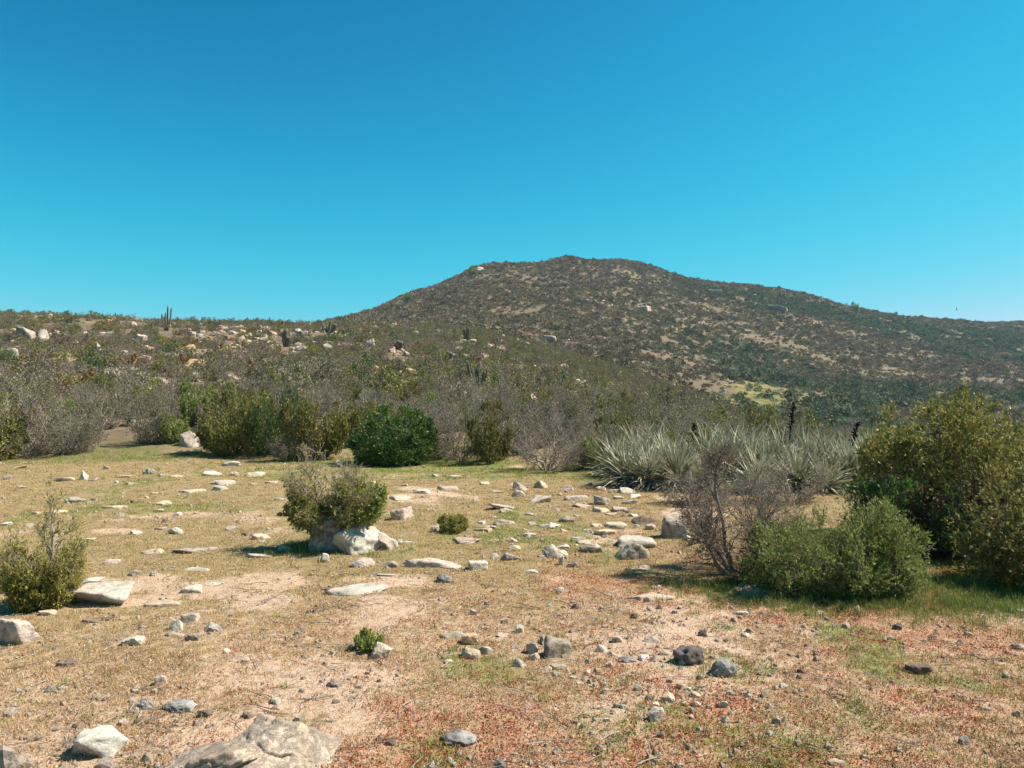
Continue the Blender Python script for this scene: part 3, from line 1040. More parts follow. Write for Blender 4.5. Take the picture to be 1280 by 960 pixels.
    if lf is not None:
        lf = (lf[0] * k, lf[1])
    return (bv, bf), lf

def mk_shrub(seed, **kw):
    b, l = shrub(seed, **kw)
    return mesh_of('branches', *b, True), (mesh_of('foliage', *l) if l is not None else None)

def put_shrub(name, meshes, mats, loc, rz, label, cat_='shrub', group=None, scale=1.0, extra=None):
    root = empty(name, loc, rz)
    root.scale = (scale, scale, scale)
    obj('branches', meshes[0], mats[0], root)
    if meshes[1] is not None:
        obj('foliage', meshes[1], mats[1], root)
    tag(root, label, cat_, group)
    return root

def at(px, py, dy=0.0):
    x, y = flat(px, py)
    y2 = y + dy
    x = (px - CX) / FPX * y2
    return (x, y2, h1(x, y2))

# --- shrub growing from the boulder: half bare twigs, half fresh green
b1 = mk_shrub(11, rx=.47, ry=.42, h=.66, n=(17, 10, 8, 5), leaf=(2.6, .026), low=.05, leaf_where=lambda q: np.clip(.15 + .8 * sstep(.75, .2, q[:, 2]), 0, 1), lumps=.4)
sx, sy, sz = at(425, 694, .38)
r_ = put_shrub('shrub', b1, (BM['grey'], LM['wisp']), (sx - .04, sy, sz + .23), 0, 'rounded grey twiggy shrub, green on one side, growing from the boulder top')
b2, l2 = shrub(12, rx=.27, ry=.25, h=.42, n=(9, 9, 7, 4), leaf=(6, .03), low=.1)
obj('foliage', mesh_of('foliage', *l2), LM['bright'], r_, (.27, -.14, .06))
obj('branches', mesh_of('branches', *b2), BM['brown'], r_, (.27, -.14, .06))
b3, l3 = shrub(13, rx=.22, ry=.2, h=.3, n=(8, 8, 6, 4), leaf=(4, .028), low=.1)
obj('foliage', mesh_of('foliage', *l3), LM['olive'], r_, (-.30, -.10, .06))
obj('branches', mesh_of('branches', *b3), BM['grey'], r_, (-.30, -.10, .06))

# --- bare dark-branched shrub
b = mk_shrub(21, rx=.60, ry=.55, h=1.17, n=(11, 12, 9, 7), leaf=(.5, .018), low=.40, base=.16, thick=.024, wild=.42, lumps=.25, clear=.5)
put_shrub('shrub', b, (BM['dusk'], LM['dull']), at(930, 726, .25), .6, 'nearly leafless dark-branched shrub with thick crooked stems')
# --- feathery green bush
b = mk_shrub(22, rx=.66, ry=.5, h=.70, n=(18, 11, 9, 6), leaf=(6, .026), low=.10, base=.25, thick=.014, lumps=.55, width=.35)
put_shrub('shrub', b, (BM['brown'], LM['bright']), at(1052, 765, .55), .2, 'low feathery green bush spreading over a flat rock')
# --- tall olive bush
def topside(q): return np.clip(.12 + 1.1 * sstep(.35, .75, q[:, 2]), 0, 1)
b = mk_shrub(23, rx=.98, ry=.95, h=1.56, n=(26, 11, 8, 5), leaf=(6, .046), low=.3, base=.25, thick=.022, leaf_where=topside, lumps=.12)
put_shrub('shrub', b, (BM['brown'], LM['olive']), at(1196, 702, .9), .9, 'tall dense bush with yellow-green leafy top and dark twiggy skirt')
b = mk_shrub(24, rx=.62, ry=.6, h=.78, n=(12, 9, 8, 5), leaf=(3.5, .034), low=.15, base=.15, lumps=.3)
put_shrub('shrub', b, (BM['brown'], LM['green']), at(1128, 704, .5), .1, 'dark green low shrub in the shade before the tall yellow-green bush')
b = mk_shrub(25, rx=.55, ry=.5, h=.95, n=(11, 9, 8, 5), leaf=(4, .036), low=.2, lumps=.3)
put_shrub('shrub', b, (BM['brown'], LM['olive']), at(1285, 742, .4), .4, 'leafy olive shrub growing out of the lush green grass')
b = mk_shrub(26, rx=.8, ry=.8, h=1.25, n=(12, 9, 8, 5), leaf=(4, .042), low=.2, lumps=.3)
put_shrub('shrub', b, (BM['brown'], LM['olive']), at(1330, 690, .8), 2., 'big leafy bush crowding behind the olive shrub in the grass')
# --- wispy shrub by the white slab
b = mk_shrub(27, rx=.26, ry=.25, h=.74, n=(20, 9, 6, 4), leaf=(4.6, .026), low=.35, wild=.3, leaf_where=lambda q: np.clip(1.3 - q[:, 2], .15, 1), lumps=.45, width=.3)
put_shrub('shrub', b, (BM['grey'], LM['wisp']), at(52, 762, .1), .3, 'small wispy green shrub beside the big clean white slab')
# --- seedlings
b = mk_shrub(28, rx=.17, ry=.16, h=.20, n=(14, 8, 5, 4), leaf=(4, .02), low=.1, thick=.006)
put_shrub('shrub', b, (BM['grey'], LM['wisp']), at(565, 667, .08), 0, 'tiny tufted olive shrub alone in the open turf')
b = mk_shrub(29, rx=.085, ry=.08, h=.10, n=(22, 7, 5, 4), leaf=(6, .014), low=.15, thick=.004)
put_shrub('cushion_plant', b, (BM['brown'], LM['bright']), at(461, 815, .04), 0, 'bright green cushion plant behind a tan stone', 'plant')
# --- low shrubs before the puyas
b = mk_shrub(30, rx=.55, ry=.45, h=.55, n=(10, 8, 7, 4), leaf=(1.2, .026), low=.1, lumps=.4)
put_shrub('shrub', b, (BM['grey'], LM['dull']), at(868, 634, .3), 0, 'low grey-green shrub between the silver rosettes and the dark-faced block')
b = mk_shrub(31, rx=.7, ry=.6, h=.75, n=(10, 8, 7, 4), leaf=(.9, .028), low=.1, lumps=.4)
put_shrub('shrub', b, (BM['grey'], LM['dull']), at(985, 632, .3), 1, 'grey twiggy shrub hugging the silver rosettes behind the feathery bush')

# --- the row of shrubs along the far edge of the clearing
ROW = {
    'twiggy': mk_shrub(41, rx=.95, ry=.9, h=1.35, n=(12, 8, 7, 5), leaf=(1.0, .045), low=.2, base=.2, lumps=.35),
    'twiggy_b': mk_shrub(42, rx=.85, ry=.8, h=1.15, n=(11, 8, 7, 5), leaf=(1.6, .045), low=.25, base=.15, lumps=.4),
    'stalked': mk_shrub(43, rx=.85, ry=.8, h=1.15, n=(9, 8, 8, 5), leaf=(.4, .04), low=.42, base=.12, thick=.022, wild=.45, lumps=.3),
    'olive': mk_shrub(44, rx=1.0, ry=.9, h=1.4, n=(12, 8, 7, 4), leaf=(5.5, .06), low=.15, base=.2, lumps=.35),
    'olive_b': mk_shrub(45, rx=.8, ry=.8, h=1.2, n=(11, 8, 7, 4), leaf=(4.5, .06), low=.15, base=.2, lumps=.45),
    'green': mk_shrub(46, rx=1.0, ry=.95, h=1.36, n=(13, 8, 7, 4), leaf=(5.0, .06), low=.05, base=.25, lumps=.14),
    'fresh': mk_shrub(47, rx=.55, ry=.5, h=1.0, n=(10, 8, 6, 4), leaf=(6, .055), low=.25, base=.12, lumps=.4),
}
ROWM = {'twiggy': ('grey', 'dull'), 'twiggy_b': ('grey', 'dull'), 'stalked': ('grey', 'brown'), 'olive': ('brown', 'olive'), 'olive_b': ('brown', 'olive'),
        'green': ('brown', 'green'), 'fresh': ('brown', 'bright')}
ROWH = {'twiggy': 1.35, 'twiggy_b': 1.15, 'stalked': 1.15, 'olive': 1.4, 'olive_b': 1.2, 'green': 1.36, 'fresh': 1.0}
ROWW = {'twiggy': 1.9, 'twiggy_b': 1.7, 'stalked': 1.7, 'olive': 2.0, 'olive_b': 1.6, 'green': 2.0, 'fresh': 1.1}
row_spots = []
def row(px, py, w, h, kind, label, rz=0.0, dy=.7, group=None):
    x, y, z = hit(px, py)
    y2 = y + dy; x = (px - CX) / FPX * y2; z = h1(x, y2)
    root = empty('shrub', (x, y2, z), rz)
    sw, sh = w * y2 / FPX / ROWW[kind], h * y2 / FPX / ROWH[kind]
    root.scale = (sw, sw, sh)
    obj('branches', ROW[kind][0], BM[ROWM[kind][0]], root)
    obj('foliage', ROW[kind][1], LM[ROWM[kind][1]], root)
    tag(root, label, 'shrub', group)
    row_spots.append((x, y2, w * y2 / FPX * .5))
    return root
ROW['dome'] = mk_shrub(48, rx=1.0, ry=.95, h=1.36, n=(30, 9, 7, 5), leaf=(6.5, .055), low=.02, base=.3, lumps=.06)
ROWM['dome'] = ('brown', 'green'); ROWH['dome'] = 1.36; ROWW['dome'] = 2.0
row(492, 584, 97, 67, 'dome', 'round dense dark green bush with a dark shadow at its foot', .4)
row(40, 574, 120, 95, 'twiggy', 'broad grey-brown twiggy shrub at the end of the grassy inlet', 1.)
row(85, 572, 75, 48, 'twiggy_b', 'low dusty twiggy shrub in front of the broad grey-brown one', 2.2)
row(190, 560, 58, 60, 'twiggy_b', 'sparse brownish shrub standing in the grassy inlet', .2)
row(216, 558, 40, 34, 'fresh', 'short green sprig shrub beside the pale inlet boulder', 1.2)
row(245, 535, 40, 52, 'fresh', 'narrow upright fresh green shrub above the pale inlet boulder', .8)
row(292, 574, 90, 84, 'olive', 'wide olive shrub at the edge of the turf', 2.)
row(350, 572, 74, 78, 'green', 'dark green leafy shrub wedged among olive ones', 3., .5)
row(395, 578, 72, 72, 'olive_b', 'olive shrub with brown twigs next to the dark leafy one', 1.1)
row(362, 580, 50, 36, 'twiggy_b', 'low purplish twiggy shrub at the foot of the dark leafy one', .3)
row(575, 580, 76, 88, 'twiggy', 'tall brown twiggy shrub next to the round dark green bush', 2.6)
row(612, 583, 56, 56, 'olive_b', 'green leafy shrub in front of the tall brown twiggy one', 1.6)
row(548, 578, 36, 36, 'twiggy_b', 'small dusty shrub squeezed beside the round dark green bush', 2.9)
row(687, 594, 96, 76, 'stalked', 'grey stalked shrub with bare stems showing at its foot', .5)
row(748, 590, 70, 66, 'twiggy_b', 'green-brown shrub between the stalked shrub and silver rosettes', 2.)
row(742, 592, 40, 36, 'fresh', 'low fresh green shrub beside the silver rosettes', .9)
row(650, 572, 60, 60, 'twiggy_b', 'brown shrub half hidden behind the grey stalked shrub', 1.9)
row(130, 540, 80, 62, 'twiggy', 'grey shrub behind the sparse one of the grassy inlet', .1)
row(450, 560, 50, 42, 'olive_b', 'yellowish olive shrub behind the round dark green bush', 2.4)
row(-40, 580, 110, 95, 'olive', 'olive shrub beyond the broad grey-brown twiggy one', 1.4)
row(520, 560, 80, 60, 'twiggy', 'grey twiggy shrub right behind the round dark green bush', .4)
row(690, 560, 80, 55, 'twiggy', 'dusty shrub rising above the grey stalked shrub', 1.4)
row(790, 572, 80, 50, 'olive_b', 'olive shrub peeping over the silver rosettes', .6)
row(740, 560, 70, 52, 'twiggy', 'brown shrub rising behind the green-brown one', 2.2)

# pale boulder of the grassy inlet and rocks on the slope
def slope_rock(x0, x1, y0, y1, ck, sk, label, i):
    px = (x0 + x1) / 2
    x, y, z = hit(px, y1)
    w, h = (x1 - x0) * y / FPX, (y1 - y0) * y / FPX
    v, f = rock_mesh(4000 + 17 * i, w, w * .8, h, SHP[sk], 4)
    o = obj('boulder', mesh_of('boulder', v, f, True), RM[MATK[ck]], loc=(x, y + w * .3, h1(x, y + w * .3) - .05 * h), rz=random.uniform(-.3, .3))
    tag_stone(o, label, 'boulder')
SLOPE = '''
217 253 540 559 F d | pale flat-topped boulder at the head of the grassy inlet
155 172 519 533 P b | pinkish boulder among twiggy shrubs behind the grassy inlet
19 40 408 426 F b | bright double outcrop high on the shrubby ridge, upper half
38 58 411 428 F d | bright double outcrop high on the shrubby ridge, rounded half
64 74 414 426 F b
0 22 435 446 F d
69 91 441 450 F s
115 126 428 439 T d
158 182 418 430 P b | pinkish outcrop just below the ridge
165 186 444 456 O b
57 76 383 394 P d
220 254 448 461 O s | bare orange rock shelf in the middle of the slope
261 275 433 446 O b
224 240 430 440 O b | small orange rock uphill of the bare orange shelf
365 385 414 425 F s
330 344 431 440 F d
402 416 426 434 F b
412 425 449 457 P d
455 469 423 434 F d
498 507 449 458 F b
503 519 459 470 T s
596 615 499 514 F b | whitish outcrop behind the brown twiggy shrubs
640 651 490 498 F b
661 675 491 510 F b
458 479 497 511 P b
534 543 504 514 P d
464 474 456 466 O b
746 760 483 493 F b
676 696 420 427 P s
794 818 383 390 P s | large bare pinkish rock face below the summit
886 902 362 367 P s | small bare pinkish face under the right shoulder of the hill
962 988 384 390 P s | bare pinkish rock band on the right shoulder of the hill
866 886 521 533 F s
590 606 334 341 F b | jagged rock knob at the summit's left step
'''
for i, line in enumerate(SLOPE.strip().split('\n')):
    spec, _, lab = line.partition('|')
    a = spec.split()
    lab = lab.strip() or f"{COLW[a[4]]} {'outcrop' if a[5] == 'b' else 'boulder'} half hidden by shrubs on the slope"
    slope_rock(*[float(q) for q in a[:4]], a[4], a[5], lab, i)

# ------------------------------------------------------------------ puya rosettes
def rosette(seed, n=210, L=.86, wid=.019):
    g = np.random.default_rng(seed)
    az = g.uniform(0, 2 * math.pi, n)
    el = np.radians(g.uniform(-5, 82, n))
    ln = L * g.uniform(.65, 1.15, n)
    t = np.linspace(0, 1, 7)
    d = np.stack([np.cos(az) * np.cos(el), np.sin(az) * np.cos(el), np.sin(el)], 1)
    side = np.stack([-np.sin(az), np.cos(az), np.zeros(n)], 1) + .25 * g.normal(size=(n, 3)); side = unit(side)
    drop = g.uniform(.05, .6, n) * np.cos(el)
    bend = g.normal(size=n) * .28
    C = d[:, None, :] * (ln[:, None] * t)[..., None]
    C = C + side[:, None, :] * (bend[:, None] * ln[:, None] * t ** 2)[..., None]
    C[..., 2] -= drop[:, None] * ln[:, None] * t ** 2.2
    C[..., 2] = np.maximum(C[..., 2] + .12, .01)
    wv = (wid * (1 - t ** 1.6) * (.65 + .7 * np.minimum(t * 3, 1)))[None, :, None] * g.uniform(.7, 1.2, (n, 1, 1))
    upv = np.cross(side, d)
    A = C + side[:, None, :] * wv
    M = C - np.abs(upv)[:, None, :] * wv * .5
    B = C - side[:, None, :] * wv
    V = np.stack([A, M, B], 2).reshape(-1, 3)
    k = len(t)
    b = (np.arange(n) * k * 3)[:, None] + np.arange(k - 1)[None, :] * 3
    F = np.stack([np.stack([b, b + 1, b + 4, b + 3], -1), np.stack([b + 1, b + 2, b + 5, b + 4], -1)], 2).reshape(-1, 4)
    return mesh_of('blades', V, F)
ROS = [rosette(60 + i) for i in range(4)]
def trunk_mesh(seed):
    v, f = rock_mesh(seed, .3, .3, .22, 'dome', 3)
    return mesh_of('stump', v, f, True)
STUMP = trunk_mesh(5)
STUMP_M = BM['brown']
LABP = {}
def puya(x, y, s, i):
    root = empty('puya', (x, y, h1(x, y)), random.uniform(0, 6.28))
    root.scale = (s, s, s * random.uniform(.9, 1.1))
    obj('blades', ROS[i % 4], LM['silver'], root)
    obj('stump', STUMP, STUMP_M, root)
    spot = min([('beside the tall black flower stalk', 983, 598), ('beside the leaning black flower stalk', 1062, 598), ('beside the short black flower stalk', 865, 594),
                ('against the bare red path', 800, 612), ('behind the dark-branched shrub', 925, 610), ('behind the feathery green bush', 1020, 618),
                ('next to the tall yellow-green bush', 1100, 606), ('at the back of the thicket end', 815, 588)], key=lambda q: (flat(q[1], q[2])[0] - x) ** 2 + (flat(q[1], q[2])[1] - y) ** 2)[0]
    lab = ('large ' if s > 1.1 else '') + 'spiky silver-green rosette ' + spot
    LABP.setdefault(lab, []).append(tag(root, lab, 'puya'))
    return root
pi = 0
for (px, py, s) in [(790, 606, 1.0), (815, 609, .95), (842, 611, 1.0), (775, 596, .9), (805, 596, 1.1), (835, 598, 1.1), (862, 600, 1.0), (872, 612, .8),
                    (890, 598, 1.1), (915, 601, 1.1), (940, 600, 1.15), (965, 602, 1.1), (990, 603, 1.15), (1015, 604, 1.1), (1040, 606, 1.1), (1062, 608, 1.1), (1085, 610, 1.0),
                    (880, 588, 1.15), (905, 588, 1.1), (930, 588, 1.2), (958, 588, 1.2), (985, 588, 1.2), (1010, 590, 1.2), (1038, 592, 1.2), (1068, 594, 1.15), (1095, 596, 1.1),
                    (850, 586, 1.1), (820, 586, 1.0), (950, 614, .9), (1000, 616, .9), (1030, 618, .85)]:
    x, y = flat(px, py)
    puya(x + random.uniform(-.1, .1), y + random.uniform(-.1, .2), s * .98, pi); pi += 1

# dry black flower stalks
def stalk(px, py, ytop, label, lean):
    x, y = flat(px, py)
    z = h1(x, y)
    top = EYE + y * (HY - ytop) / FPX
    root = empty('flower_stalk', (x, y, z))
    H = top - z
    t = np.linspace(0, 1, 6)
    P = np.stack([lean * H * t ** 1.5, 0 * t, H * t], 1)[None]
    obj('stem', mesh_of('stem', *tubes(P, np.linspace(.022, .012, 6)[None], 6), True), BM['black'], root)
    g = np.random.default_rng(int(px))
    n = 70
    tt = 1 - g.uniform(0, .34, n) ** 1.0
    base = np.stack([lean * H * tt ** 1.5, 0 * tt, H * tt], 1)
    a = g.uniform(0, 6.28, n)
    d = np.stack([np.cos(a), np.sin(a), g.uniform(.1, .8, n)], 1)
    ln = g.uniform(.5, 1.5, n) * .10 * (1 - .5 * (tt - .66) / .34)
    Q = base[:, None, :] + unit(d)[:, None, :] * (ln[:, None] * np.linspace(0, 1, 3))[..., None]
    obj('seed_spikes', mesh_of('seed_spikes', *tubes(Q, np.tile([.007, .011, .003], (n, 1)), 4)), BM['black'], root)
    tag(root, label, 'flower stalk')
stalk(983, 598, 503, 'tall black dry flower stalk rising from the puya thicket', .10)
stalk(1058, 598, 528, 'leaning black dry flower stalk beside the tall yellow-green bush', .20)
stalk(865, 594, 529, 'thin short black flower stalk over the puya thicket', .05)

# ------------------------------------------------------------------ cacti
def cact_mat():
    t = NT('grey_green_cactus_skin')
    co = t.n('ShaderNodeTexCoord').outputs['Object']
    c = t.ramp(t.noise(co, 3.5, 4, .6), [(.3, (.09, .072, .045)), (.55, (.17, .145, .10)), (.75, (.27, .22, .165))])
    return t.done(t.bsdf(c, .8, .2))
CM = cact_mat()
def column(p0, p1, rad, seed):
    g = np.random.default_rng(seed)
    k, s = 12, 14
    t = np.linspace(0, 1, k)
    mid = (p0 + p1) / 2 + np.array([(p0[0] - p1[0]) * -.28, (p0[1] - p1[1]) * -.28, -.1 * (p1[2] - p0[2])])
    P = (1 - t)[:, None] ** 2 * p0 + 2 * ((1 - t) * t)[:, None] * mid + t[:, None] ** 2 * p1
    R = rad * np.minimum(1, np.sqrt(np.maximum(1 - ((t - .86) / .14).clip(0, 1) ** 2, .02))) * (.8 + .25 * np.sin(3 * t + g.uniform(0, 6)) * .3 + .2 * t)
    V, F = tubes(P[None], R[None], s)
    V = V.reshape(k, s, 3)
    V[:, ::2] = P[:, None] + (V[:, ::2] - P[:, None]) * 1.16
    V[:, 1::2] = P[:, None] + (V[:, 1::2] - P[:, None]) * .84
    V = V.reshape(-1, 3)
    return mesh_of('stem', V, F, False)
def cactus(px, py, ytop, arms, spread, label, seed, rad=.14):
    g = np.random.default_rng(seed)
    x, y, z = hit(px, py)
    y += .3; x = (px - CX) / FPX * y; z = h1(x, y)
    H = (EYE + y * (HY - ytop) / FPX) - z
    W = spread * y / FPX
    root = empty('cactus', (x, y, z - .1), 0)
    for a in range(arms):
        fx = (a + .5) / arms * 2 - 1 if arms > 1 else 0
        th = g.uniform(-.4, .4)
        top = np.array([fx * W / 2 + g.normal() * W * .05, th * W, H * (1.0 if a == arms // 2 else g.uniform(.55, .95))])
        bot = np.array([fx * W * .12, th * .2 * W, 0])
        obj('stem', column(bot, top, rad * g.uniform(.85, 1.15), seed + a), CM, root)
    tag(root, label, 'cactus')
    CACT.append((px, spread * .5 + 6, y))
CACT = []
for i, c in enumerate([
    (208, 414, 380, 4, 16, 'tall grey columnar cactus breaking the left ridge skyline', .075),
    (359, 434, 409, 3, 11, 'stout columnar cactus below the left ridge', .17),
    (375, 396, 379, 2, 5, 'slim cactus on the crest of the left ridge', .15),
    (410, 416, 399, 6, 24, 'wide pale cluster of short cactus columns by the ridge rocks', .14),
    (598, 484, 447, 9, 30, 'candelabra cactus with many thin arms in mid slope', .07),
    (584, 426, 406, 3, 12, 'three-armed cactus in the middle of the hillside', .16),
    (622, 433, 420, 3, 12, 'small cactus trio uphill of the candelabra cactus', .14),
    (701, 525, 507, 1, 3, 'single cactus post above the stalked shrub', .08),
    (713, 528, 511, 2, 8, 'pair of cactus posts above the stalked shrub', .11),
    (718, 501, 486, 4, 12, 'squat cactus group above the paired cactus posts', .08),
    (794, 498, 481, 4, 14, 'forked cactus over the puya thicket', .09),
    (824, 508, 490, 7, 26, 'row of cactus columns over the puya thicket', .1),
    (903, 543, 519, 7, 24, 'brownish cactus cluster at the end of the spur by the meadow', .07),
    (728, 383, 373, 2, 4, 'tiny cactus high on the main hill', .3),
    (497, 437, 424, 4, 14, 'low cactus group on the shoulder of the slope', .2),
    (560, 450, 437, 3, 10, 'cactus trio left of the candelabra cactus', .16),
]):
    cactus(c[0], c[1], c[2], c[3], c[4], c[5], 300 + i * 11, c[6])
for i, (px, py, yt, lab) in enumerate([(511, 373, 362, 'dark lone tree-like shrub on the left flank skyline'), (592, 342, 330, 'dark shrub at the step of the summit skyline'),
                                  (1069, 385, 374, 'dark shrub on the right flank skyline')]):
    x, y, z = hit(px, py + 4)
    s = (py - yt) * y / FPX / 1.0
    root = empty('shrub', (x, y, z), 0)
    root.scale = (s * .8, s * .8, s)
    obj('branches', ROW['fresh'][0], BM['brown'], root); obj('foliage', ROW['fresh'][1], LM['green'], root)
    tag(root, lab, 'shrub')

# ------------------------------------------------------------------ shrubs of the slopes
def tuft_shrub(seed, n, h, r, size, spiky=False):
    g = np.random.default_rng(seed)
    u = unit(g.normal(size=(n, 3))); u[:, 2] = np.abs(u[:, 2])
    ld = unit(g.normal(size=(7, 3))); la = g.uniform(-.4, .3, 7)
    lim = 1 + np.sum(la * np.exp(-4 * (1 - u @ ld.T)), axis=1)
    q = u * (g.uniform(.25, 1, (n, 1)) ** .5) * lim[:, None]
    P = q * np.array([r, r, h * .92])
    if spiky:
        P = P * .25
        V, F = leaves(g, P, u * 2.5, r * 1.1, .07, .2)
    else:
        V, F = leaves(g, P, u, size, .7, .3)
    return V, F

def lod_shrub(seed, h=1.3, leafy=1.0, leaf=.09):
    (bv, bf), lf = shrub(seed, rx=h * .72, ry=h * .7, h=h, n=(9, 5, 4, 3), leaf=(1.6 * leafy, leaf), low=.1, base=.2, thick=.02, lumps=.4, width=.6)
    # twigs thickened a little: they must still read at distance
    me_v, me_f = cat([(bv, bf), lf])
    me = mesh_of('slope_shrub', me_v, me_f)
    idx = np.zeros(len(me_f), np.int32); idx[len(bf):] = 1
    me.polygons.foreach_set('material_index', idx)
    return me

LODS = []
for k, (lm, bm_, leafy, h, lf) in enumerate([('brown', 'grey', .8, 1.25, .08), ('brown', 'grey', .5, 1.05, .08), ('dull', 'grey', 1.1, 1.2, .09), ('dull', 'brown', 1.4, 1.35, .1),
                                         ('olive', 'brown', 1.5, 1.25, .1), ('green', 'brown', 1.8, 1.3, .1), ('orange', 'brown', 1.3, .9, .09), ('dull', 'grey', .8, .8, .08)]):
    me = lod_shrub(800 + k, h, leafy, lf)
    me.materials.append(BM[bm_]); me.materials.append(LM[lm])
    LODS.append(me)
puya_lod = rosette(990, 46, .8, .05); puya_lod.materials.append(LM['silver'])
LODS.append(puya_lod)
LODW = np.array([.13, .08, .19, .15, .16, .04, .04, .08, .13])
LODN = ['bristly brown', 'thin brown', 'grey-green', 'leafy grey-green', 'olive', 'dark green', 'rust-orange', 'low grey', 'spiky silver']

def scatter_pts(n, y0, y1, u0, u1, seed):
    g = np.random.default_rng(seed)
    y = np.sqrt(g.uniform(y0 ** 2, y1 ** 2, n)); u = g.uniform(u0, u1, n)
    return u * y, y

def meadow_at(x, y):
    return np.exp(-((x - .33 * y) / 14) ** 2 - ((y - 200) / 36) ** 2) + .9 * (fbm2(x / 14, y / 14, 91, 3) - .5)

xs, ys = scatter_pts(80000, 14, 190, -.95, .95, 5)
pxs = CX + FPX * xs / ys
edge = np.interp(pxs, C_PX, EDGE)
keep = (ys > edge + 2.2)
den = fbm2(xs / 7, ys / 7, 123, 3)
open_ = np.exp(-((xs + 33) / 14) ** 2 - ((ys - 74) / 16) ** 2)
keep &= RNG.uniform(size=len(xs)) < np.clip(1.15 * sstep(.26, .50, den) - .75 * open_ + .6 * sstep(42, 26, ys), 0.12, 1)
keep &= ~((np.abs(pxs - 180) < 75) & (ys < 26))
for cpx, cw, cy_ in CACT:
    keep &= ~((np.abs(pxs - cpx) < cw) & (ys > cy_ - (4 if cy_ < 60 else 10)) & (ys < cy_ + 1.0))
xs, ys = xs[keep], ys[keep]
# thin out: no two closer than their size
order = np.argsort(ys)
xs, ys = xs[order], ys[order]
sizes = RNG.uniform(.55, 1.0, len(xs)) * RNG.choice([.75, 1., 1.25], len(xs)) * np.interp(ys, [20, 30, 50, 90], [1.0, .85, .62, .6])
cell = {}
acc = []
for i in range(len(xs)):
    k = (int(xs[i] // 1.2), int(ys[i] // 1.2))
    ok = True
    for a in (-1, 0, 1):
        for b in (-1, 0, 1):
            for j in cell.get((k[0] + a, k[1] + b), ()):
                if (xs[i] - xs[j]) ** 2 + (ys[i] - ys[j]) ** 2 < (.62 * (sizes[i] + sizes[j]) * .72) ** 2:
                    ok = False
    if ok and not any((xs[i] - a) ** 2 + (ys[i] - b) ** 2 < (c * .7) ** 2 for a, b, c in row_spots):
        cell.setdefault(k, []).append(i); acc.append(i)
xs, ys, sizes = xs[acc], ys[acc], sizes[acc]
zs = height(xs, ys)
sort_n = fbm2(xs / 12, ys / 12, 222, 2)
lod = np.array([RNG.choice(len(LODS), p=LODW / LODW.sum()) for _ in xs])
inview = np.abs(xs / ys) < .69
app = np.where(inview, sizes / ys, 0)
near = np.argsort(-app)[:270]
SLM = [(o['label'], o.location.x, o.location.y) for o in SC.objects if o.parent is None and o.get('category') in ('shrub', 'cactus', 'boulder') and 18 < o.location.y < 130]
SHORT = [(' '.join(l.split()[:5]).rstrip(',') if len(l.split()) > 9 else l, a, b) for l, a, b in SLM]
nearset = set(near.tolist())
LABS = {}
HI = {0: 'twiggy', 1: 'twiggy_b', 2: 'twiggy_b', 3: 'olive_b', 4: 'olive', 5: 'fresh', 7: 'twiggy'}
for i in near:
    k = int(lod[i]); s = float(sizes[i])
    dist = ys[i]
    size = 'small ' if s < .6 else 'tall ' if s > .95 else ''
    l0, a0, b0 = min(SLM, key=lambda q: (q[1] - xs[i]) ** 2 + (q[2] - ys[i]) ** 2)
    w0 = l0.split()
    cutw = next((j for j, q in enumerate(w0) if j > 1 and q.rstrip(',') in ('at', 'in', 'with', 'beside', 'behind', 'above', 'next', 'wedged', 'between', 'standing', 'among', 'half', 'rising', 'squeezed', 'right', 'peeping', 'beyond', 'on', 'below', 'just', 'over', 'high')), len(w0))
    l0 = ' '.join(w0[:min(len(w0), cutw + 6)]).rstrip(',') if len(w0) > 10 else l0
    rel = 'behind' if ys[i] > b0 else 'in front of'
    lab = f"{size}{LODN[k]} {'rosette' if k == 8 else 'shrub'} {rel} the {l0}"
    lab = lab.split()[:16]
    while lab[-1].rstrip(',') in ('the', 'a', 'an', 'of', 'in', 'at', 'on', 'by', 'with', 'and', 'to', 'its', 'over', 'behind', 'beside', 'above', 'among', 'below', 'between', 'from', 'many', 'thin', 'next', 'right', 'half', 'left', 'end', 'head', 'foot', 'edge', 'middle', 'crest'):
        lab.pop()
    lab = ' '.join(lab).rstrip(',')
    if dist < 30 and k in HI:
        kind = HI[k]
        root = empty('slope_shrub', (xs[i], ys[i], zs[i] - .03), random.uniform(0, 6.28))
        s2 = s * (.85 if kind in ('olive', 'olive_b', 'fresh') else 1.05)
        root.scale = (s2, s2, s2)
        mm = {2: ('grey', 'dull'), 3: ('brown', 'dull')}.get(k, ROWM[kind])
        obj('branches', ROW[kind][0], BM[mm[0]], root); obj('foliage', ROW[kind][1], LM[mm[1]], root)
        LABS.setdefault(lab, []).append(tag(root, lab, 'shrub'))
    else:
        o = obj('slope_shrub', LODS[k], None, loc=(xs[i], ys[i], zs[i] - .03), rz=random.uniform(0, 6.28))
        o.scale = (s, s, s * random.uniform(.85, 1.15))
        LABS.setdefault(lab, []).append(tag(o, lab, 'shrub'))

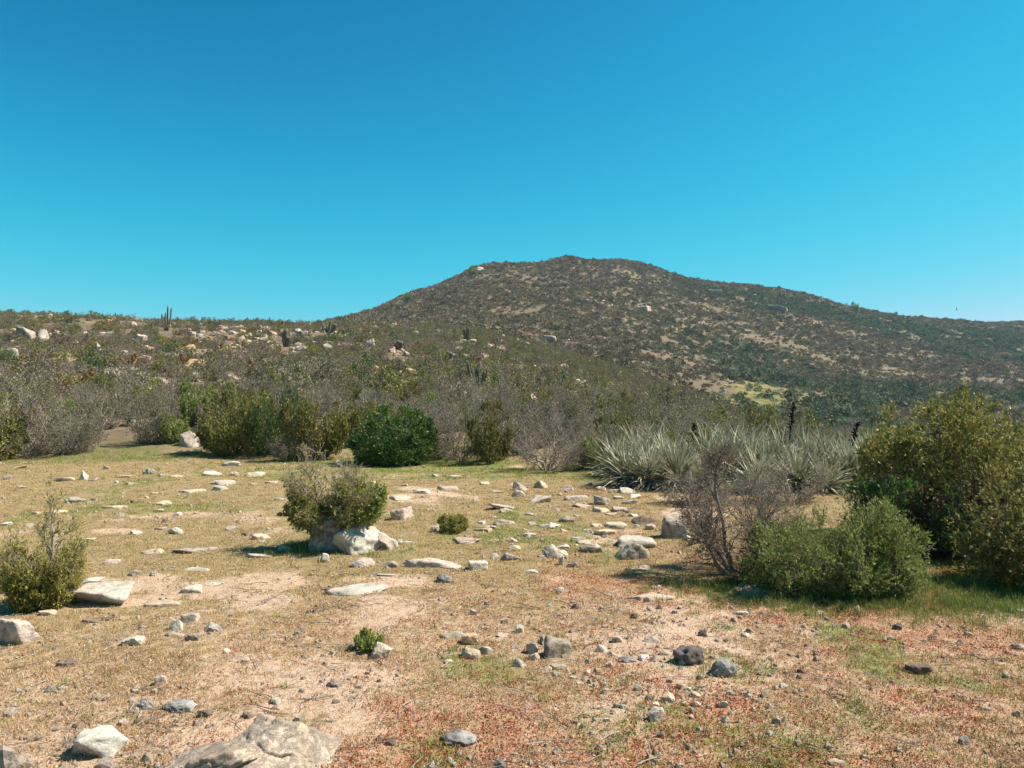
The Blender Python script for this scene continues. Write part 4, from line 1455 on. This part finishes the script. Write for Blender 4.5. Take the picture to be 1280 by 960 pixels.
# geometry-node scatter for what nobody could count
def scatter(name, P, rot, scl, idx, sources, label, cat_, tint=None):
    me = bpy.data.meshes.new(name)
    me.vertices.add(len(P)); me.vertices.foreach_set('co', np.asarray(P, np.float32).ravel())
    def at_(nm, ty, a, key):
        q = me.attributes.new(nm, ty, 'POINT'); q.data.foreach_set(key, np.asarray(a).ravel())
    at_('rot', 'FLOAT_VECTOR', np.asarray(rot, np.float32), 'vector')
    at_('scl', 'FLOAT_VECTOR', np.asarray(scl, np.float32), 'vector')
    at_('idx', 'INT', np.asarray(idx, np.int32), 'value')
    if tint is not None:
        at_('tint', 'FLOAT_COLOR', np.concatenate([np.asarray(tint, np.float32), np.ones((len(P), 1), np.float32)], 1), 'color')
    coll = bpy.data.collections.new(name + '_source')
    for k, s in enumerate(sources):
        so = bpy.data.objects.new(f'{name}_source_{k:02d}', s)
        coll.objects.link(so)
    o = bpy.data.objects.new(name, me)
    COL.objects.link(o)
    ng = bpy.data.node_groups.new(name + '_nodes', 'GeometryNodeTree')
    ng.interface.new_socket('Geometry', in_out='INPUT', socket_type='NodeSocketGeometry')
    ng.interface.new_socket('Geometry', in_out='OUTPUT', socket_type='NodeSocketGeometry')
    N = ng.nodes
    gi, go = N.new('NodeGroupInput'), N.new('NodeGroupOutput')
    ip = N.new('GeometryNodeInstanceOnPoints')
    ci = N.new('GeometryNodeCollectionInfo')
    ci.inputs['Collection'].default_value = coll
    ci.inputs['Separate Children'].default_value = True
    ci.inputs['Reset Children'].default_value = True
    ip.inputs['Pick Instance'].default_value = True
    def na(nm, ty):
        q = N.new('GeometryNodeInputNamedAttribute'); q.data_type = ty; q.inputs['Name'].default_value = nm
        return q.outputs[0]
    L = ng.links.new
    L(gi.outputs[0], ip.inputs['Points'])
    L(ci.outputs[0], ip.inputs['Instance'])
    L(na('idx', 'INT'), ip.inputs['Instance Index'])
    er = N.new('FunctionNodeEulerToRotation')
    L(na('rot', 'FLOAT_VECTOR'), er.inputs[0]); L(er.outputs[0], ip.inputs['Rotation'])
    L(na('scl', 'FLOAT_VECTOR'), ip.inputs['Scale'])
    L(ip.outputs[0], go.inputs[0])
    md = o.modifiers.new('scatter', 'NODES'); md.node_group = ng
    tag(o, label, cat_, kind='stuff')
    return o

rest = np.array([i for i in range(len(xs)) if i not in nearset])
scatter('slope_scrub', np.stack([xs[rest], ys[rest], zs[rest] - .04], 1),
        np.stack([np.zeros(len(rest)), np.zeros(len(rest)), RNG.uniform(0, 6.28, len(rest))], 1),
        np.repeat(sizes[rest][:, None], 3, 1), lod[rest], LODS, 'dense mixed scrub covering the upper near slope and ridge', 'scrub')

# main hill: far smaller plants
FARV = []
for k in range(8):
    V, F = tuft_shrub(900 + k, 90, 1.0, .85, .34, spiky=(k >= 6))
    me = mesh_of('hill_scrub', V, F); me.materials.append(LM['slope']); FARV.append(me)
xf, yf = scatter_pts(190000, 125, 680, -.85, .9, 15)
gone = (yf < np.interp(CX + FPX * xf / yf, C_PX, D1) * .98)
den = .6 * fbm2(xf / 30, yf / 30, 321, 3) + .4 * fbm2(xf / 8, yf / 8, 331, 2)
md = sstep(.25, .5, meadow_at(xf, yf)) * (yf > 120)
kp = ~gone & (RNG.uniform(size=len(xf)) < np.clip(sstep(.27, .50, den), .2, 1) * (1 - .6 * md))
xf, yf = xf[kp], yf[kp]
zf = height(xf, yf)
n = len(xf)
typ = RNG.choice(8, n, p=[.18, .17, .15, .14, .13, .09, .07, .07])
pal = np.array([(.20, .145, .086), (.235, .168, .105), (.185, .15, .075), (.165, .14, .064), (.24, .178, .10), (.125, .118, .052), (.36, .31, .21), (.32, .275, .185)])
tint = pal[typ] * RNG.uniform(.75, 1.25, (n, 1))
wet = sstep(.45, .62, fbm2(xf / 60, yf / 60, 77, 2)) * sstep(.1, .35, xf / yf)
tint = tint * (1 - .35 * wet[:, None] * np.array([1, .3, .6]))
sz = np.clip(np.exp(RNG.normal(-.12, .38, n)), .35, 2.4) * (1 + .2 * wet)
scatter('hill_scrub', np.stack([xf, yf, zf - .05], 1), np.stack([np.zeros(n), np.zeros(n), RNG.uniform(0, 6.28, n)], 1),
        np.stack([sz, sz, sz * RNG.uniform(.7, 1.1, n)], 1), typ, FARV, 'dark low scrub covering the whole rounded hill', 'scrub', tint)

# slope stones (uncountable)
SR = []
for k in range(6):
    v, f = rock_mesh(2000 + k, 1.0, .85, .5, ['block', 'dome', 'slab', 'wedge', 'block', 'dome'][k], 2)
    me = mesh_of('slope_stones', v, f); me.materials.append(RM[['far', 'pink', 'tan', 'tan', 'orange', 'pink'][k]]); SR.append(me)
xr, yr = scatter_pts(16000, 30, 640, -.8, .85, 25)
bias = fbm2(xr / 18, yr / 18, 411, 3)
kp = (bias > .50) & (RNG.uniform(size=len(xr)) < np.clip(170 / yr, .3, 1)) & (yr > np.interp(CX + FPX * xr / yr, C_PX, EDGE) + 8)
xr2, yr2 = scatter_pts(7500, 30, 150, -.75, .4, 26)
kp2 = fbm2(xr2 / 9, yr2 / 9, 511, 3) > .5
xr, yr = np.concatenate([xr[kp], xr2[kp2]]), np.concatenate([yr[kp], yr2[kp2]])
n = len(xr)
s = np.minimum(RNG.gamma(1.6, .17, n), .75) * (1 + yr / 300) + .1
scatter('slope_stones', np.stack([xr, yr, height(xr, yr) - .03], 1), np.stack([RNG.normal(0, .15, n), RNG.normal(0, .15, n), RNG.uniform(0, 6.28, n)], 1),
        np.stack([s, s, s * RNG.uniform(.6, 1.1, n)], 1), RNG.integers(0, 6, n), SR, 'pale stones strewn between the shrubs of the slopes', 'stones')

# ------------------------------------------------------------------ ground cover of the clearing
def tuft(seed, n, hgt, spread, w, flatness):
    g = np.random.default_rng(seed)
    P = np.stack([g.normal(0, spread, n), g.normal(0, spread, n), np.zeros(n)], 1)
    az = g.uniform(0, 6.28, n); el = np.radians(g.uniform(90 - flatness, 90, n))
    d = np.stack([np.cos(az) * np.cos(el), np.sin(az) * np.cos(el), np.sin(el)], 1)
    s = np.stack([-np.sin(az), np.cos(az), 0 * az], 1)
    L = hgt * g.uniform(.5, 1.2, n)[:, None]
    t1 = P + d * L * .55
    t2 = P + d * L + np.array([0, 0, -.15]) * L
    V = np.stack([P + s * w, P - s * w, t1 - s * w * .8, t1 + s * w * .8, t2], 1).reshape(-1, 3)
    b = np.arange(n) * 5
    F = np.concatenate([np.stack([b, b + 1, b + 2, b + 3], 1), np.stack([b + 3, b + 2, b + 4, b + 4], 1)])
    return V, F
def tuft_me(nm, seed, *a, mat):
    V, F = tuft(seed, *a)
    n = len(F) // 2
    tri = np.concatenate([F[:n][:, [0, 1, 2]], F[:n][:, [0, 2, 3]], F[n:][:, :3]])
    me = mesh_of(nm, V, tri); me.materials.append(mat); return me
def cover_leaf(seed, n, spread, size, mat):
    g = np.random.default_rng(seed)
    P = np.stack([g.normal(0, spread, n), g.normal(0, spread, n), g.uniform(.0, .012, n)], 1)
    V, F = leaves(g, P, np.stack([g.normal(size=n), g.normal(size=n), g.uniform(0, .6, n)], 1), size, .6, .2)
    me = mesh_of('ground_cover', V, F); me.materials.append(mat); return me
CV = [tuft_me('ground_cover', 1, 14, .022, .02, .0013, 70, mat=LM['cover']), tuft_me('ground_cover', 2, 18, .03, .025, .0014, 60, mat=LM['cover']),
      cover_leaf(3, 22, .03, .010, LM['cover']), cover_leaf(4, 26, .035, .012, LM['cover']), tuft_me('ground_cover', 5, 12, .055, .018, .0016, 55, mat=LM['cover'])]
g = RNG
yy = np.exp(g.uniform(math.log(2.4), math.log(20.5), 160000)); uu = g.uniform(-1.15, 1.15, len(yy)); xx = uu * yy
sand, red, green = cover_masks(xx, yy)
edge = np.interp(CX + FPX * uu, C_PX, EDGE)
p = np.clip(.95 - .82 * sand, .08, 1); p = np.maximum(p, np.maximum(red * .5, green))
kp = (g.uniform(size=len(xx)) < p) & (yy < edge + 1.5)
xx, yy, sand, red, green = xx[kp], yy[kp], sand[kp], red[kp], green[kp]
n = len(xx)
uR, uG = g.uniform(size=n), g.uniform(size=n)
isred = uR < red * .38
isgreen = (~isred) & (uG < green * .9 + .05)
tint = np.where(isred[:, None], np.array([.42, .105, .048]), np.where(isgreen[:, None], np.array([.19, .215, .05]), np.array([.34, .24, .10])))
dry = (~isred) & (~isgreen) & (g.uniform(size=n) < .4)
nz_ = sstep(8.2, 5.2, np.hypot(xx, yy) - .35 * np.clip(xx, -2, 3))[:, None]
tint = np.where((isred | isgreen)[:, None], tint, np.array([.385, .27, .12]) * (1 - nz_) + np.array([.36, .235, .11]) * nz_)
tint = np.where(dry[:, None], np.array([.54, .38, .20]) * (1 - nz_) + np.array([.50, .34, .20]) * nz_, tint) * g.uniform(.7, 1.25, (n, 1))
typ = np.where(isred, g.choice([2, 3], n), np.where(isgreen, g.choice([0, 1, 4, 3], n, p=[.35, .35, .15, .15]), g.choice([0, 1, 2, 3], n, p=[.38, .38, .12, .12])))
s = g.uniform(.5, 1.2, n) * (1 + .05 * np.clip(yy - 6, 0, 12))
scatter('ground_cover', np.stack([xx, yy, height(xx, yy) - .003], 1), np.stack([g.normal(0, .12, n), g.normal(0, .12, n), g.uniform(0, 6.28, n)], 1),
        np.repeat(s[:, None], 3, 1), typ, CV, 'short dry grass, red stonecrop and green seedlings covering the clearing', 'ground cover', tint)

# lush grass at the right and under the shrubs
GV = [tuft_me('lush_grass', 11, 26, .15, .05, .0028, 45, mat=LM['lush']), tuft_me('lush_grass', 12, 30, .11, .06, .0026, 55, mat=LM['lush']), tuft_me('lush_grass', 13, 22, .19, .05, .0026, 40, mat=LM['lush'])]
def lush(n, cx, cy, rx, ry):
    return np.stack([g.normal(cx, rx, n), g.normal(cy, ry, n)], 1)
Q = np.vstack([lush(1500, 4.2, 6.2, .8, .55), lush(260, 1.9, 6.45, .35, .2), lush(420, 3.0, 5.85, .8, .12), lush(260, -1.9, 8.0, .35, .2),
               lush(500, -4.0, 19.0, 1.6, .7), lush(400, 0.0, 18.3, 2.0, .4), lush(300, -10, 20, 2.5, 1.2), lush(60, -1.05, 3.75, .09, .06), lush(50, -1.5, 3.85, .12, .05)])
n = len(Q)
scatter('lush_grass', np.stack([Q[:, 0], Q[:, 1], height(Q[:, 0], Q[:, 1]) - .004], 1), np.stack([0 * Q[:, 0], 0 * Q[:, 0], g.uniform(0, 6.28, n)], 1),
        np.repeat((g.uniform(.2, .62, n) * np.where(Q[:, 1] < 5, .35, 1) * np.where(np.abs(Q[:, 0] - 3.0) < 0, 1, 1))[:, None], 3, 1), g.integers(0, 3, n), GV, 'lush green grass growing in the shade of the shrubs', 'grass')

# pebbles and grit
PV = []
for k in range(6):
    v, f = rock_mesh(3000 + k, 1.0, .85, .55, ['block', 'box', 'wedge', 'slab', 'dome', 'block'][k], 2)
    me = mesh_of('pebbles', v, f); me.materials.append(RM[['cream', 'pink', 'grey', 'tan', 'brown', 'white'][k]]); PV.append(me)
yy = np.exp(g.uniform(math.log(2.9), math.log(18.5), 10000)); xx = g.uniform(-1.1, 1.1, len(yy)) * yy
kp = (fbm2(xx / .9, yy / .9, 611, 3) > .47) & (yy < np.interp(CX + FPX * xx / yy, C_PX, EDGE))
xx, yy = xx[kp], yy[kp]; n = len(xx)
s = g.gamma(1.7, .0085, n) + .007
bigg = g.uniform(size=n) < .22
s = np.where(bigg, g.uniform(.02, .042, n), s)
s = s * (1 + .06 * np.clip(yy - 6, 0, 14))
scatter('pebbles', np.stack([xx, yy, height(xx, yy) - .002], 1), np.stack([g.normal(0, .3, n), g.normal(0, .3, n), g.uniform(0, 6.28, n)], 1),
        np.repeat(s[:, None], 3, 1), g.choice(6, n, p=[.32, .24, .05, .22, .06, .11]), PV, 'pebbles and grit strewn over the clearing', 'pebbles')

# dry twigs on the ground
TV = []
for k in range(4):
    gg = np.random.default_rng(70 + k)
    t = np.linspace(0, 1, 5)
    P = np.stack([np.stack([t * .2 - .1, .02 * np.sin(t * 5 + k) + 0 * t, .006 + .004 * np.sin(t * 7)], 1), np.stack([t * .08, .01 + .05 * t, .006 + .02 * t], 1)])
    me = mesh_of('dry_twigs', *tubes(P, np.tile(np.linspace(.0028, .001, 5), (2, 1)), 4)); me.materials.append(BM[['brown', 'grey', 'pale', 'brown'][k]]); TV.append(me)
yy = np.exp(g.uniform(math.log(2.9), math.log(15), 900)); xx = g.uniform(-.72, .72, len(yy)) * yy; n = len(xx)
s = g.uniform(.4, 1.3, n)
scatter('dry_twigs', np.stack([xx, yy, height(xx, yy) + .002], 1), np.stack([0 * xx, 0 * xx, g.uniform(0, 6.28, n)], 1), np.repeat(s[:, None], 3, 1), g.integers(0, 4, n), TV,
        'thin dry twigs lying on the clearing', 'twigs')

# ------------------------------------------------------------------ a far bird banking over the right ridge
def bird():
    y = 260.0
    x, z = (1195.5 - CX) / FPX * y, EYE + y * (HY - 386.5) / FPX
    root = empty('bird', (x, y, z))
    root.rotation_euler = (0, math.radians(78), math.radians(20))
    P = np.array([[[0, -.35, 0], [0, -.1, .02], [0, .15, .01], [0, .38, 0]]], float)
    obj('body', mesh_of('body', *tubes(P, np.array([[.02, .09, .08, .03]]), 6), True), BM['black'], root)
    for sgn in (-1, 1):
        t = np.linspace(0, 1, 5)
        top = []
        for q in t:
            xw = sgn * q * .72; zw = .12 * math.sin(q * 2.2)
            ch = .17 * (1 - q * .75)
            top += [[xw, ch * .4 - .08 * q, zw + .012], [xw, -ch - .1 * q, zw], [xw, ch * .4 - .08 * q, zw - .012]]
        F = []
        for i in range(4):
            for a in range(3):
                b = (a + 1) % 3
                F.append([i * 3 + a, i * 3 + b, i * 3 + 3 + b, i * 3 + 3 + a])
        obj('wing', mesh_of('wing', np.array(top), np.array(F)), BM['black'], root)
    tag(root, 'tiny dark bird banking in the sky above the right ridge', 'bird')
bird()

# stones that only their place tells apart share a label and a group
used_labels.update(LABS); used_labels.update(LABP)
for lab, os_ in used_labels.items():
    if len(os_) > 1:
        for o in os_:
            o['group'] = 'like ones: ' + lab

# ------------------------------------------------------------------ thin dry haze over the whole place
def haze():
    a, lo, hi = 4300.0, float(HT.min()) - 12.0, float(HT.max()) + 14.0
    v = np.array([[x, y, z] for z in (lo, hi) for y in (-a, a) for x in (-a, a)])
    f = np.array([[0, 2, 3, 1], [4, 5, 7, 6], [0, 1, 5, 4], [2, 6, 7, 3], [0, 4, 6, 2], [1, 3, 7, 5]])
    m = bpy.data.materials.new('haze_air'); m.use_nodes = True
    t = m.node_tree; t.nodes.clear()
    o_ = t.nodes.new('ShaderNodeOutputMaterial'); pv = t.nodes.new('ShaderNodeVolumePrincipled')
    pv.inputs['Color'].default_value = (.45, .80, 1.0, 1)
    pv.inputs['Density'].default_value = HAZE
    pv.inputs['Anisotropy'].default_value = .2
    t.links.new(pv.outputs[0], o_.inputs['Volume'])
    o = obj('haze', mesh_of('haze', v, f), m)
    tag(o, 'thin pale haze over the hills', 'haze', kind='stuff')
HAZE = .00014
haze()
